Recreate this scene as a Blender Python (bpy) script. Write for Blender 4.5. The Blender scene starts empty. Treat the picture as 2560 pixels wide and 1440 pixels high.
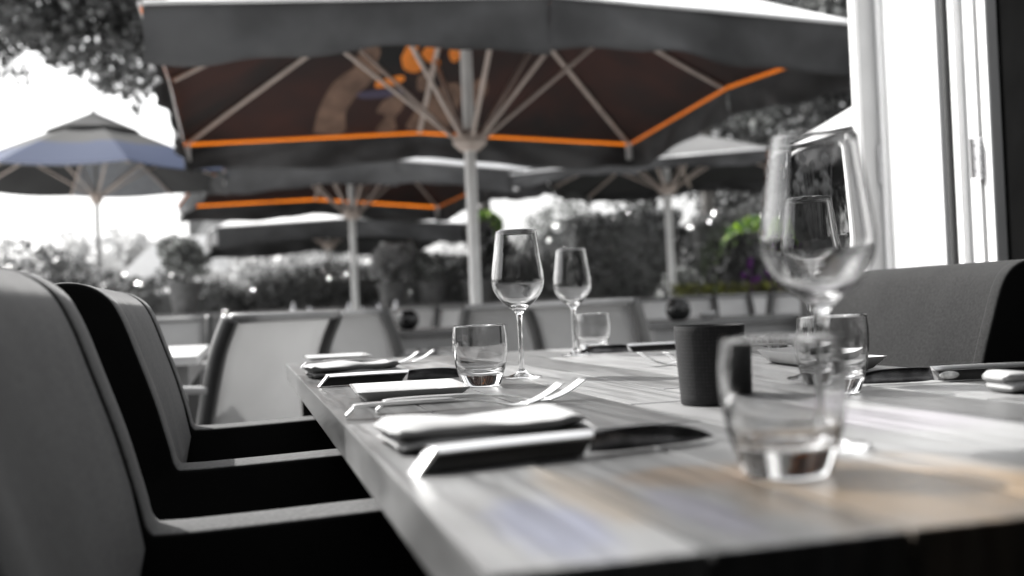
import bpy, bmesh, math, random
import numpy as np
from mathutils import Vector, Matrix
R = math.radians
sc = bpy.context.scene
C = sc.collection
random.seed(7)
rng = np.random.default_rng(11)

# ------------------------------------------------------------------ camera
cam_d = bpy.data.cameras.new('camera')
cam = bpy.data.objects.new('camera', cam_d); C.objects.link(cam)
sc.camera = cam
cam_d.sensor_width = 36
cam_d.lens = 36.6
cam_d.clip_start = 0.02
cam_d.clip_end = 600
cam.matrix_world = (Matrix.Translation((0, 0, .87)) @ Matrix.Rotation(R(90.9), 4, 'X') @ Matrix.Rotation(R(-2.4), 4, 'Z'))
cam_d.dof.use_dof = True
cam_d.dof.focus_distance = 1.50
cam_d.dof.aperture_fstop = 3.1

# ------------------------------------------------------------------ sky, sun, exposure
SUN_EL, SUN_AZ = 44.0, -55.0          # azimuth measured from +Y, negative to the left
w = bpy.data.worlds.new('World'); sc.world = w; w.use_nodes = True
nt = w.node_tree; nt.nodes.clear()
sky = nt.nodes.new('ShaderNodeTexSky'); sky.sky_type = 'NISHITA'; sky.sun_disc = False
sky.sun_elevation = R(SUN_EL); sky.sun_rotation = R(SUN_AZ)
sky.dust_density = 4.0; sky.air_density = 1.3; sky.ozone_density = 1.0
hs = nt.nodes.new('ShaderNodeHueSaturation'); hs.inputs['Saturation'].default_value = .06
bg = nt.nodes.new('ShaderNodeBackground'); bg.inputs['Strength'].default_value = .15
wo = nt.nodes.new('ShaderNodeOutputWorld')
nt.links.new(sky.outputs[0], hs.inputs['Color']); nt.links.new(hs.outputs[0], bg.inputs['Color']); nt.links.new(bg.outputs[0], wo.inputs['Surface'])
sd = bpy.data.lights.new('sun', 'SUN'); sd.energy = 4.2; sd.angle = R(.5); sd.color = (1, .985, .96)
sun = bpy.data.objects.new('sun', sd); C.objects.link(sun)
az, el = R(SUN_AZ), R(SUN_EL)
sdir = Vector((math.sin(az)*math.cos(el), math.cos(az)*math.cos(el), math.sin(el)))
sun.rotation_euler = sdir.to_track_quat('Z', 'Y').to_euler()
sun.location = (-8, 6, 12)
sc.view_settings.view_transform = 'Standard'
sc.view_settings.look = 'None'
sc.view_settings.gamma = 1
sc.view_settings.use_curve_mapping = False
sc.view_settings.exposure = 1.12
cy = sc.cycles
cy.use_denoising = True
try: cy.denoiser = 'OPENIMAGEDENOISE'
except Exception: pass
cy.max_bounces = 14; cy.transmission_bounces = 14; cy.transparent_max_bounces = 16
cy.diffuse_bounces = 4; cy.glossy_bounces = 6
cy.sample_clamp_indirect = 6
cy.caustics_refractive = True; cy.caustics_reflective = False
cy.blur_glossy = .5

# ------------------------------------------------------------------ materials
def mat(name, col, rough=.6, metal=0., spec=.5, var=0., vscale=8., bump=0., bscale=60., trans=0., sheen=0., col2=None, coat=0., detail=4.):
    m = bpy.data.materials.new(name); m.use_nodes = True
    n, l = m.node_tree.nodes, m.node_tree.links
    b = n['Principled BSDF']
    if not isinstance(col, (tuple, list)): col = (col, col, col)
    b.inputs['Base Color'].default_value = (*col, 1)
    b.inputs['Roughness'].default_value = rough
    b.inputs['Metallic'].default_value = metal
    b.inputs['Specular IOR Level'].default_value = spec
    if coat: b.inputs['Coat Weight'].default_value = coat; b.inputs['Coat Roughness'].default_value = .12
    if sheen: b.inputs['Sheen Weight'].default_value = sheen
    tc = n.new('ShaderNodeTexCoord')
    if var or col2:
        nz = n.new('ShaderNodeTexNoise'); nz.inputs['Scale'].default_value = vscale; nz.inputs['Detail'].default_value = detail
        rp = n.new('ShaderNodeValToRGB')
        c2 = col2 if col2 else tuple(min(1, c*(1+var)) for c in col)
        c1 = col if col2 else tuple(c*(1-var) for c in col)
        rp.color_ramp.elements[0].position = .35; rp.color_ramp.elements[1].position = .65
        rp.color_ramp.elements[0].color = (*c1, 1); rp.color_ramp.elements[1].color = (*c2, 1)
        l.new(tc.outputs['Object'], nz.inputs['Vector']); l.new(nz.outputs[0], rp.inputs[0]); l.new(rp.outputs[0], b.inputs['Base Color'])
    if bump:
        nb = n.new('ShaderNodeTexNoise'); nb.inputs['Scale'].default_value = bscale; nb.inputs['Detail'].default_value = 3
        bp = n.new('ShaderNodeBump'); bp.inputs['Strength'].default_value = bump; bp.inputs['Distance'].default_value = .004
        l.new(tc.outputs['Object'], nb.inputs['Vector']); l.new(nb.outputs[0], bp.inputs['Height']); l.new(bp.outputs[0], b.inputs['Normal'])
    if trans:
        o = n['Material Output']; tr = n.new('ShaderNodeBsdfTranslucent'); mx = n.new('ShaderNodeMixShader')
        tr.inputs[0].default_value = (*col, 1); mx.inputs[0].default_value = trans
        if var or col2: l.new(rp.outputs[0], tr.inputs[0])
        l.new(b.outputs[0], mx.inputs[1]); l.new(tr.outputs[0], mx.inputs[2]); l.new(mx.outputs[0], o.inputs[0])
    return m

def leaf_mat(name, lo, hi, rough=.38, trans=.3):
    m = bpy.data.materials.new(name); m.use_nodes = True
    n, l = m.node_tree.nodes, m.node_tree.links
    b = n['Principled BSDF']; b.inputs['Roughness'].default_value = rough; b.inputs['Specular IOR Level'].default_value = .9
    g = n.new('ShaderNodeNewGeometry'); rp = n.new('ShaderNodeValToRGB')
    rp.color_ramp.elements[0].color = (*lo, 1); rp.color_ramp.elements[1].color = (*[min(.8, c*2.6) for c in hi], 1)  # few extra bright leaves: sun glints put into the leaf colour
    k_ = rp.color_ramp.elements.new(.85); k_.color = (*hi, 1)
    l.new(g.outputs['Random Per Island'], rp.inputs[0]); l.new(rp.outputs[0], b.inputs['Base Color'])
    tr = n.new('ShaderNodeBsdfTranslucent'); mx = n.new('ShaderNodeMixShader'); mx.inputs[0].default_value = trans
    l.new(rp.outputs[0], tr.inputs[0]); l.new(b.outputs[0], mx.inputs[1]); l.new(tr.outputs[0], mx.inputs[2])
    l.new(mx.outputs[0], n['Material Output'].inputs[0])
    return m

def fabric_mat(name, col, var=.12, trans=0., wrinkle=.25, weave=900., rough=.9, sheen=.12):
    """woven cloth: soft tone variation, fine weave, wide wrinkles"""
    m = bpy.data.materials.new(name); m.use_nodes = True
    n, l = m.node_tree.nodes, m.node_tree.links
    b = n['Principled BSDF']; b.inputs['Roughness'].default_value = rough; b.inputs['Specular IOR Level'].default_value = .2
    b.inputs['Sheen Weight'].default_value = sheen; b.inputs['Sheen Roughness'].default_value = .4
    tc = n.new('ShaderNodeTexCoord')
    n1 = n.new('ShaderNodeTexNoise'); n1.inputs['Scale'].default_value = 4; n1.inputs['Detail'].default_value = 2
    n2 = n.new('ShaderNodeTexNoise'); n2.inputs['Scale'].default_value = weave; n2.inputs['Detail'].default_value = 2
    l.new(tc.outputs['Object'], n1.inputs[0]); l.new(tc.outputs['Object'], n2.inputs[0])
    mx = n.new('ShaderNodeMath'); mx.operation = 'ADD'
    l.new(n1.outputs[0], mx.inputs[0]); l.new(n2.outputs[0], mx.inputs[1])
    rp = n.new('ShaderNodeValToRGB'); rp.color_ramp.elements[0].position = .35; rp.color_ramp.elements[1].position = .65
    hf = n.new('ShaderNodeMath'); hf.operation = 'MULTIPLY'; hf.inputs[1].default_value = .5
    l.new(mx.outputs[0], hf.inputs[0]); l.new(hf.outputs[0], rp.inputs[0])
    rp.color_ramp.elements[0].color = (*[c*(1-var) for c in col], 1); rp.color_ramp.elements[1].color = (*[min(1, c*(1+var)) for c in col], 1)
    l.new(rp.outputs[0], b.inputs['Base Color'])
    b1 = n.new('ShaderNodeBump'); b1.inputs['Strength'].default_value = wrinkle; b1.inputs['Distance'].default_value = .02
    b2 = n.new('ShaderNodeBump'); b2.inputs['Strength'].default_value = .35; b2.inputs['Distance'].default_value = .001
    l.new(n1.outputs[0], b1.inputs['Height']); l.new(n2.outputs[0], b2.inputs['Height']); l.new(b1.outputs[0], b2.inputs['Normal']); l.new(b2.outputs[0], b.inputs['Normal'])
    if trans:
        tr = n.new('ShaderNodeBsdfTranslucent'); ms = n.new('ShaderNodeMixShader'); ms.inputs[0].default_value = trans
        l.new(rp.outputs[0], tr.inputs[0]); l.new(b.outputs[0], ms.inputs[1]); l.new(tr.outputs[0], ms.inputs[2]); l.new(ms.outputs[0], n['Material Output'].inputs[0])
    return m

M = {}
M['glass'] = bpy.data.materials.new('clear_glass'); M['glass'].use_nodes = True
_b = M['glass'].node_tree.nodes['Principled BSDF']
_b.inputs['Transmission Weight'].default_value = 1; _b.inputs['Roughness'].default_value = 0.0; _b.inputs['IOR'].default_value = 1.5
M['steel'] = mat('polished_steel', (.72, .72, .73), .24, 1., bump=.03, bscale=300)
M['dark_steel'] = mat('dark_blade_steel', (.14, .14, .145), .25, 1., var=.35, vscale=60)
M['satin'] = mat('satin_light_steel', (.85, .85, .85), .34, 1., bump=.02, bscale=400)
M['scale'] = mat('black_handle_scale', (.012, .012, .012), .35)
M['badge'] = mat('pale_badge_enamel', (.75, .75, .74), .4, var=.3, vscale=120)
M['cloth_white'] = fabric_mat('white_napkin_cloth', (.31, .31, .31), .03, wrinkle=.3, weave=700)
M['china'] = mat('white_china', (.5, .5, .5), .15, coat=.3)
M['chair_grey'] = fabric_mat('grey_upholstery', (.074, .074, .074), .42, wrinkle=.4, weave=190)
M['chair_dark'] = fabric_mat('shade_black_upholstery', (.007, .007, .007), .3, sheen=.0)
M['chair_char'] = fabric_mat('charcoal_upholstery', (.0095, .0095, .0095), .75, wrinkle=.4, weave=210, sheen=.1)
M['wood_leg'] = mat('dark_wood_leg', (.03, .028, .026), .4)
M['frame_dark'] = mat('dark_painted_aluminium', (.055, .055, .055), .4, var=.1)
M['frame_mid'] = mat('grey_painted_aluminium', (.22, .22, .22), .4, var=.1)
M['sling'] = mat('light_grey_sling_mesh', (.50, .50, .50), .7, var=.05, vscale=3, bump=.3, bscale=700, trans=.45)
M['sling_lit'] = mat('lit_sling_mesh', (.80, .80, .80), .7, var=.04, vscale=3, bump=.3, bscale=700, trans=.45)
M['table_dark'] = mat('dark_table_laminate', (.12, .12, .12), .3, var=.15)
M['table_pale'] = mat('pale_table_laminate', (.6, .6, .6), .35, var=.08)
M['roof_cloth'] = mat('sunlit_canopy_cloth', (.8, .8, .8), .85, var=.12, vscale=2, bump=.2, bscale=30)  # sunlit white of the roof tops put into the cloth colour
M['canopy_grey'] = mat('grey_canopy_cloth', (.09, .09, .09), .85, var=.15, vscale=2)
M['valance'] = mat('charcoal_valance_cloth', (.075, .075, .077), .85, var=.5, vscale=1.6, bump=.5, bscale=6, trans=.12)
M['under'] = mat('dark_brown_canopy_lining', (.050, .018, .013), .8, col2=(.010, .010, .010), vscale=1.3, bump=.3, bscale=9, trans=.06)
M['under_dark'] = mat('charcoal_canopy_lining', (.022, .022, .022), .85, var=.3, vscale=2)
M['orange'] = mat('orange_binding_tape', (.85, .22, .016), .6, trans=.8)
M['tan'] = mat('tan_canopy_print', (.17, .105, .075), .8, var=.3, vscale=6)
M['rust'] = mat('orange_canopy_print', (.80, .24, .03), .7, var=.1, vscale=8)
M['violet'] = mat('dull_violet_canopy_print', (.07, .06, .10), .8)
M['rib'] = mat('beige_painted_rib', (.52, .44, .39), .45, var=.1)
M['pole'] = mat('pale_painted_pole', (.85, .85, .84), .35, var=.06, vscale=5)
M['pole_dark'] = mat('grey_painted_pole', (.25, .25, .25), .4)
M['white_paint'] = mat('white_painted_timber', (.8, .8, .8), .4, var=.02, bump=.05, bscale=40)
M['grey_paint'] = mat('light_grey_painted_timber', (.5, .5, .5), .45, var=.04)
M['seal'] = mat('dark_rubber_seal', (.04, .04, .04), .5)
M['sky_glass'] = mat('sky_white_glass', (.80, .80, .80), .2, var=.12, vscale=1.6, trans=.35, coat=.5)  # bright sky reflection of a clear pane put into its white colour
M['room'] = mat('black_interior_wall_paint', (.005, .005, .005), .9, spec=0, var=.15, bump=.1, bscale=30)
M['jamb'] = mat('dark_grey_jamb_paint', (.05, .05, .05), .5)
M['terracotta'] = mat('dark_grey_clay_pot', (.11, .11, .11), .5, var=.25, vscale=12, bump=.2, bscale=30)
M['soil'] = mat('soil', (.03, .025, .02), .9, var=.3)
M['bark'] = mat('grey_bark', (.08, .075, .07), .9, var=.4, vscale=10, bump=.8, bscale=25)
M['leaf'] = leaf_mat('grey_green_leaves', (.045, .046, .045), (.30, .31, .30), .16, .3)
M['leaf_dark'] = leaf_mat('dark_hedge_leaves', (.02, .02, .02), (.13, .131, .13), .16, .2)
M['leaf_light'] = leaf_mat('sunlit_pale_leaves', (.18, .18, .18), (.60, .60, .60), .25, .45)  # brightness of sunlit foliage put into the leaf colour
M['leaf_haze'] = leaf_mat('haze_pale_leaves', (.30, .30, .30), (.62, .62, .62), .6, .3)  # distance haze put into the leaf colour
M['leaf_green'] = leaf_mat('bright_green_leaves', (.02, .08, .03), (.16, .26, .02), .4, .4)
M['leaf_yellow'] = leaf_mat('yellow_green_leaves', (.05, .05, .008), (.13, .14, .015), .5, .3)
M['petal'] = mat('violet_petals', (.16, .03, .22), .6, trans=.3)
M['petal_pale'] = mat('pale_flower_heads', (.38, .38, .38), .7, var=.3, trans=.3)
M['wax'] = mat('white_wax', (.85, .85, .83), .4)
M['shade'] = mat('black_glazed_pot', (.012, .012, .012), .15)
M['plaster'] = mat('grey_rendered_wall', (.20, .20, .20), .9, var=.1, vscale=3)
M['tile'] = mat('pale_roof_tiles', (.5, .5, .5), .7, var=.1, vscale=3)
M['tent'] = mat('white_tent_canvas', (.82, .82, .82), .8, var=.03, trans=.3)
M['paving'] = mat('pale_terrace_paving', (.45, .45, .45), .8, var=.2, vscale=2.5, bump=.3, bscale=20)
M['grass'] = mat('short_lawn', (.06, .062, .058), .9, var=.4, vscale=5)

def holder_mat():
    m = mat('dark_woven_holder', (.03, .03, .03), .65, spec=.25)
    n, l = m.node_tree.nodes, m.node_tree.links
    b = n['Principled BSDF']; uv = n.new('ShaderNodeUVMap'); uv.uv_map = 'UVMap'
    br = n.new('ShaderNodeTexBrick'); br.offset = 0
    br.inputs['Scale'].default_value = 1; br.inputs['Brick Width'].default_value = 1; br.inputs['Row Height'].default_value = 1
    br.inputs['Mortar Size'].default_value = .14; br.inputs['Mortar Smooth'].default_value = .5
    br.inputs['Color1'].default_value = (.022, .022, .023, 1); br.inputs['Color2'].default_value = (.016, .016, .017, 1); br.inputs['Mortar'].default_value = (.007, .007, .007, 1)
    l.new(uv.outputs[0], br.inputs['Vector']); l.new(br.outputs['Color'], b.inputs['Base Color'])
    bp = n.new('ShaderNodeBump'); bp.invert = True; bp.inputs['Strength'].default_value = .35; bp.inputs['Distance'].default_value = .001
    l.new(br.outputs['Fac'], bp.inputs['Height']); l.new(bp.outputs[0], b.inputs['Normal'])
    return m
M['holder'] = holder_mat()

def wood_mat(name, tone, seed):
    """light oiled oak: long streaked grain, knots, faint warm and cool stains"""
    m = bpy.data.materials.new(name); m.use_nodes = True
    n, l = m.node_tree.nodes, m.node_tree.links
    b = n['Principled BSDF']
    tc = n.new('ShaderNodeTexCoord'); mp = n.new('ShaderNodeMapping'); mp.inputs['Scale'].default_value = (75, 3.2, 12); mp.inputs['Location'].default_value = (seed*3.1, seed*1.7, seed)
    l.new(tc.outputs['Object'], mp.inputs[0])
    n1 = n.new('ShaderNodeTexNoise'); n1.inputs['Scale'].default_value = 1; n1.inputs['Detail'].default_value = 8; n1.inputs['Roughness'].default_value = .65; n1.inputs['Distortion'].default_value = .6
    l.new(mp.outputs[0], n1.inputs[0])
    rp = n.new('ShaderNodeValToRGB'); e = rp.color_ramp.elements
    e[0].position = .30; e[0].color = (tone*.35, tone*.35, tone*.35, 1); e[1].position = .68; e[1].color = (tone*1.35, tone*1.35, tone*1.35, 1)
    k = e.new(.5); k.color = (tone*.92, tone*.92, tone*.92, 1)
    l.new(n1.outputs[0], rp.inputs[0])
    last = rp.outputs[0]
    # stains with soft ragged outlines, at fixed places on the table top
    for (cx, cy, rx, ry, colr, amt) in ((.28, .10, .12, .14, (1.0, .70, .42), .95), (.19, .20, .06, .05, (1.0, .68, .40), .8), (.105, .17, .028, .13, (1.0, .84, .66), .8), (.055, .09, .035, .10, (.72, .76, 1.0), .85), (.145, .09, .022, .09, (.78, .76, .95), .8), (.48, .40, .09, .12, (.92, .86, .95), .7)):
        mq = n.new('ShaderNodeMapping'); mq.vector_type = 'TEXTURE'; mq.inputs['Location'].default_value = (cx, cy, 0); mq.inputs['Scale'].default_value = (rx, ry, 1)
        l.new(tc.outputs['Object'], mq.inputs[0])
        nn = n.new('ShaderNodeTexNoise'); nn.inputs['Scale'].default_value = 2.2
        l.new(mq.outputs[0], nn.inputs[0])
        ad = n.new('ShaderNodeMixRGB'); ad.blend_type = 'ADD'; ad.inputs[0].default_value = .8
        l.new(mq.outputs[0], ad.inputs[1]); l.new(nn.outputs['Color'], ad.inputs[2])
        sb = n.new('ShaderNodeVectorMath'); sb.operation = 'SUBTRACT'; sb.inputs[1].default_value = (.4, .4, .4); l.new(ad.outputs[0], sb.inputs[0])
        gr = n.new('ShaderNodeVectorMath'); gr.operation = 'MULTIPLY'; gr.inputs[1].default_value = (1, 1, 0); l.new(sb.outputs[0], gr.inputs[0])
        ln = n.new('ShaderNodeVectorMath'); ln.operation = 'LENGTH'; l.new(gr.outputs[0], ln.inputs[0])
        mr = n.new('ShaderNodeMapRange'); mr.inputs['From Min'].default_value = 1.0; mr.inputs['From Max'].default_value = .55; mr.inputs['To Max'].default_value = amt
        l.new(ln.outputs['Value'], mr.inputs[0])
        mx = n.new('ShaderNodeMixRGB'); mx.blend_type = 'MULTIPLY'; mx.inputs[2].default_value = (*colr, 1)
        l.new(mr.outputs[0], mx.inputs[0]); l.new(last, mx.inputs[1]); last = mx.outputs[0]
    l.new(last, b.inputs['Base Color'])
    r2 = n.new('ShaderNodeMapRange'); r2.inputs['To Min'].default_value = .22; r2.inputs['To Max'].default_value = .42
    l.new(n1.outputs[0], r2.inputs[0]); l.new(r2.outputs[0], b.inputs['Roughness'])
    bp = n.new('ShaderNodeBump'); bp.inputs['Strength'].default_value = .25; bp.inputs['Distance'].default_value = .0008
    l.new(n1.outputs[0], bp.inputs['Height']); l.new(bp.outputs[0], b.inputs['Normal'])
    return m
WOOD = [wood_mat('oak_board', t, i) for i, t in enumerate((.21, .115, .27, .075, .16))]

# ------------------------------------------------------------------ helpers
def link(name, bm, mats, parent=None, smooth=False, loc=(0, 0, 0)):
    me = bpy.data.meshes.new(name)
    bm.normal_update(); bm.to_mesh(me); bm.free()
    if not isinstance(mats, (list, tuple)): mats = [mats]
    for m in mats: me.materials.append(m)
    if smooth:
        me.polygons.foreach_set('use_smooth', [True]*len(me.polygons))
        if smooth == 'auto':
            try: me.set_sharp_from_angle(angle=R(35))
            except Exception: pass
    o = bpy.data.objects.new(name, me); C.objects.link(o); o.location = loc
    if parent: o.parent = parent
    return o
def tag(o, label=None, cat=None, group=None, kind=None):
    if label: o['label'] = label
    if cat: o['category'] = cat
    if group: o['group'] = group
    if kind: o['kind'] = kind
    return o
def thing(name, label, cat, loc=(0, 0, 0), rz=0, group=None):
    o = bpy.data.objects.new(name, None); C.objects.link(o); o.location = loc; o.rotation_euler = (0, 0, rz)
    o.empty_display_size = .05
    return tag(o, label, cat, group)
def dup(root, loc, rz, label, group=None):
    r = root.copy(); C.objects.link(r); r.location = loc; r.rotation_euler = (0, 0, rz); r['label'] = label
    if group: r['group'] = group
    for ch in list(root.children):
        c = ch.copy(); C.objects.link(c); c.parent = r
        for g in list(ch.children):
            d = g.copy(); C.objects.link(d); d.parent = c
    return r
def box(bm, x0, x1, y0, y1, z0, z1, mi=0):
    vs = [bm.verts.new(p) for p in ((x0,y0,z0),(x1,y0,z0),(x1,y1,z0),(x0,y1,z0),(x0,y0,z1),(x1,y0,z1),(x1,y1,z1),(x0,y1,z1))]
    fs = [(0,3,2,1),(4,5,6,7),(0,1,5,4),(1,2,6,5),(2,3,7,6),(3,0,4,7)]
    out = []
    for f in fs:
        q = bm.faces.new([vs[i] for i in f]); q.material_index = mi; out.append(q)
    return out
def bev(bm, off=.003, seg=2, angle=30):
    es = [e for e in bm.edges if len(e.link_faces) == 2 and e.calc_face_angle(0) > R(angle)]
    if es: bmesh.ops.bevel(bm, geom=es, offset=off, segments=seg, affect='EDGES', profile=.6, clamp_overlap=True)
def bbox(x0, x1, y0, y1, z0, z1, off=.003, seg=2):
    bm = bmesh.new(); box(bm, x0, x1, y0, y1, z0, z1); bm.normal_update(); bev(bm, off, seg); return bm
def tube(bm, pts, rad, seg=10, sx=1., cap=True):
    """round tube along points; rad a number or a list; the section is carried along without twist"""
    pts = [Vector(p) for p in pts]; rings = []
    if not isinstance(rad, (list, tuple)): rad = [rad]*len(pts)
    x = None
    for i, p in enumerate(pts):
        d = (pts[min(i+1, len(pts)-1)] - pts[max(i-1, 0)]).normalized()
        if x is None:
            a = Vector((0, 0, 1)) if abs(d.z) < .9 else Vector((0, 1, 0)); x = d.cross(a).normalized()
        else: x = (x - d*x.dot(d)).normalized()
        y = d.cross(x).normalized()
        rings.append([bm.verts.new(p + (x*math.cos(2*math.pi*k/seg)*sx + y*math.sin(2*math.pi*k/seg))*rad[i]) for k in range(seg)])
    for a, b in zip(rings, rings[1:]):
        for k in range(seg): bm.faces.new((a[k], a[(k+1) % seg], b[(k+1) % seg], b[k]))
    if cap:
        bm.faces.new(rings[0][::-1]); bm.faces.new(rings[-1])
def lathe(bm, prof, seg=48, close=False, uv=None):
    rings = []
    for r, z in prof:
        if r < 1e-6: rings.append([bm.verts.new((0, 0, z))])
        else: rings.append([bm.verts.new((r*math.cos(2*math.pi*k/seg), r*math.sin(2*math.pi*k/seg), z)) for k in range(seg)])
    pairs = list(zip(rings, rings[1:]))
    if close: pairs.append((rings[-1], rings[0]))
    lay = bm.loops.layers.uv.new('UVMap') if uv else None
    for i, (a, b) in enumerate(pairs):
        for k in range(seg):
            k2 = (k+1) % seg
            if len(a) == 1 and len(b) == 1: continue
            if len(a) == 1: f = bm.faces.new((a[0], b[k2], b[k]))
            elif len(b) == 1: f = bm.faces.new((a[k], a[k2], b[0]))
            else:
                f = bm.faces.new((a[k], a[k2], b[k2], b[k]))
                if lay:
                    for lp, (kk, ii) in zip(f.loops, ((k, i), (k+1, i), (k+1, i+1), (k, i+1))):
                        lp[lay].uv = (kk/seg*uv[0], prof[ii % len(prof)][1]*uv[1])
    bmesh.ops.recalc_face_normals(bm, faces=bm.faces)
def prism(outline, y0, y1, off=0, seg=3, smooth_n=0):
    """outline in x-z, extruded along y from y0 to y1, its rims rounded by off"""
    bm = bmesh.new()
    a = [bm.verts.new((x, y0, z)) for x, z in outline]; b = [bm.verts.new((x, y1, z)) for x, z in outline]
    n = len(outline)
    bm.faces.new(a); bm.faces.new(b[::-1])
    for i in range(n): bm.faces.new((a[i], b[i], b[(i+1) % n], a[(i+1) % n]))
    bmesh.ops.recalc_face_normals(bm, faces=bm.faces)
    if off:
        sa = set(a); sb = set(b)
        es = [e for e in bm.edges if (e.verts[0] in sa and e.verts[1] in sa) or (e.verts[0] in sb and e.verts[1] in sb)]
        bmesh.ops.bevel(bm, geom=es, offset=off, segments=seg, affect='EDGES', profile=.5, clamp_overlap=True)
    bm.normal_update()
    return bm
def spline(pts, n=6):
    """Catmull-Rom through 2-D points"""
    out = []; P = [pts[0]] + list(pts) + [pts[-1]]
    for i in range(1, len(P)-2):
        p0, p1, p2, p3 = [np.array(q, float) for q in P[i-1:i+3]]
        for k in range(n):
            t = k/n
            out.append(tuple(.5*((2*p1)+(-p0+p2)*t+(2*p0-5*p1+4*p2-p3)*t*t+(-p0+3*p1-3*p2+p3)*t**3)))
    out.append(tuple(pts[-1])); return out

# frame of the dining table: A = near left corner, V across, U along its length
A = Vector((-.017, .464, 0)); U = Vector((-.2537, .9673, 0)); V = Vector((.9673, .2537, 0)); YAW = math.atan2(V.y, V.x)
def T(s, t, z=.75): return A + V*s + U*t + Vector((0, 0, z))

# ------------------------------------------------------------------ setting: ground, terrace, room
bm = bmesh.new(); box(bm, -200, 200, -60, 300, -.5, -.02); tag(link('ground', bm, M['grass']), kind='structure')
bm = bmesh.new(); box(bm, -14, 14, 2.86, 17, -.3, 0.0); tag(link('terrace_paving', bm, M['paving']), kind='structure')
bm = bmesh.new(); box(bm, -6, 1.6, -5, 2.86, -.3, .012); tag(link('interior_floor', bm, M['room']), kind='structure')
bm = bmesh.new(); box(bm, -6, 2.2, -5, -.35, 2.75, 2.95); tag(link('interior_ceiling', bm, M['room']), kind='structure')  # unseen; front edge set to darken the table's near end, light the door posts
bm = bmesh.new(); box(bm, -6, 1.6, -5.2, -5, 0, 2.75); tag(link('interior_back_wall', bm, M['room']), kind='structure')
bm = bmesh.new(); box(bm, 1.2525, 1.6, -5, 2.616, .012, 2.75); box(bm, 1.302, 1.6, 2.6165, 2.80, .012, 2.75); tag(link('interior_side_wall', bm, M['room']), kind='structure')
bm = bmesh.new(); box(bm, -6.2, -6, -5, -.35, 0, 2.75); tag(link('interior_far_side_wall', bm, M['room']), kind='structure')

# ------------------------------------------------------------------ folding doors at the right
dr = thing('folding_glass_door', 'white folding glass door leaf standing open beside the black wall', 'door', (1.18, 2.78, 0), 0)
def leaf_door(parent, p0, p1, th=.045):
    d = (Vector(p1)-Vector(p0)); L = d.length; a = math.atan2(d.y, d.x)
    def put(name, x0, x1, z0, z1, t0, t1, m, off=.003):
        b_ = bbox(x0, x1, t0, t1, z0, z1, off); o = link(name, b_, m, parent); o.rotation_euler = (0, 0, a); o.location = Vector(p0) - parent.location; return o
    put('stile', 0, .012, .03, 2.6, -th/2, th/2, M['white_paint'])
    put('stile', L-.03, L, .03, 2.6, -th/2, th/2, M['white_paint'])
    put('rail', .0125, L-.0305, .03, .20, -th/2, th/2, M['white_paint'])
    put('rail', .0125, L-.0305, 2.5, 2.6, -th/2, th/2, M['white_paint'])
    put('pane', .0125, L-.0305, .201, 2.499, -.006, .006, M['sky_glass'], .001)
leaf_door(dr, (1.193, 2.80, 0), (1.248, 3.40, 0))
ff = thing('folded_door_frame', 'white and grey folded door edge at the terrace side of the opening', 'door', (1.16, 3.43, 0))
def bp_(name, x0, x1, y0, y1, z0, z1, m, par, off=.004):
    L = par.location
    return link(name, bbox(x0-L.x, x1-L.x, y0-L.y, y1-L.y, z0, z1, off), m, par)
bp_('stile', 1.1580, 1.1720, 3.405, 3.46, .03, 2.6, M['white_paint'], ff)
bp_('panel', 1.1725, 1.2300, 3.412, 3.45, .03, 2.6, M['grey_paint'], ff)
bp_('stile', 1.2305, 1.2430, 3.418, 3.445, .03, 2.6, M['white_paint'], ff)
def hinge(par, x, y, z, h=.11):
    bm = bmesh.new(); L = par.location
    for k in range(5): tube(bm, [(x-L.x, y-L.y, z+h*k/5+.001), (x-L.x, y-L.y, z+h*(k+1)/5-.001)], .0075, 12)
    for sx in (-1, 1): box(bm, x-L.x+(0.006 if sx > 0 else -.03), x-L.x+(.03 if sx > 0 else -.006), y-L.y-.001, y-L.y+.003, z+.004, z+h-.004)
    hg = link('hinge', bm, M['steel'], par, 'auto')
    bm = bmesh.new()
    for sx in (-1, 1):
        for k in (.2, .5, .8):
            m4 = Matrix.Translation((x-L.x+sx*.019, y-L.y-.002, z+h*k)); bmesh.ops.create_uvsphere(bm, u_segments=8, v_segments=5, radius=.0032, matrix=m4)
    link('screw', bm, M['steel'], hg, True)
hinge(ff, 1.246, 3.400, 1.21, .135)
fr = thing('door_frame', 'white door frame with dark seals next to the black interior wall', 'door frame', (1.2, 2.80, 0))
bp_('seal', 1.182, 1.204, 2.782, 2.797, .03, 2.65, M['seal'], fr, .002)
bp_('post', 1.195, 1.219, 2.745, 2.778, .03, 2.65, M['white_paint'], fr, .002)
bp_('post', 1.217, 1.2295, 2.680, 2.742, .03, 2.65, M['white_paint'], fr, .002)
bp_('seal', 1.2300, 1.2340, 2.668, 2.742, .03, 2.65, M['seal'], fr, .001)
bp_('post', 1.2260, 1.252, 2.620, 2.664, .03, 2.65, M['grey_paint'], fr, .002)
bp_('lining', 1.2225, 1.2257, 2.622, 2.664, .03, 2.65, M['white_paint'], fr, .001)
bp_('jamb', 1.2345, 1.30, 2.667, 2.795, .03, 2.65, M['jamb'], fr, .003)
hinge(fr, 1.2215, 2.669, 1.14, .11)

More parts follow.
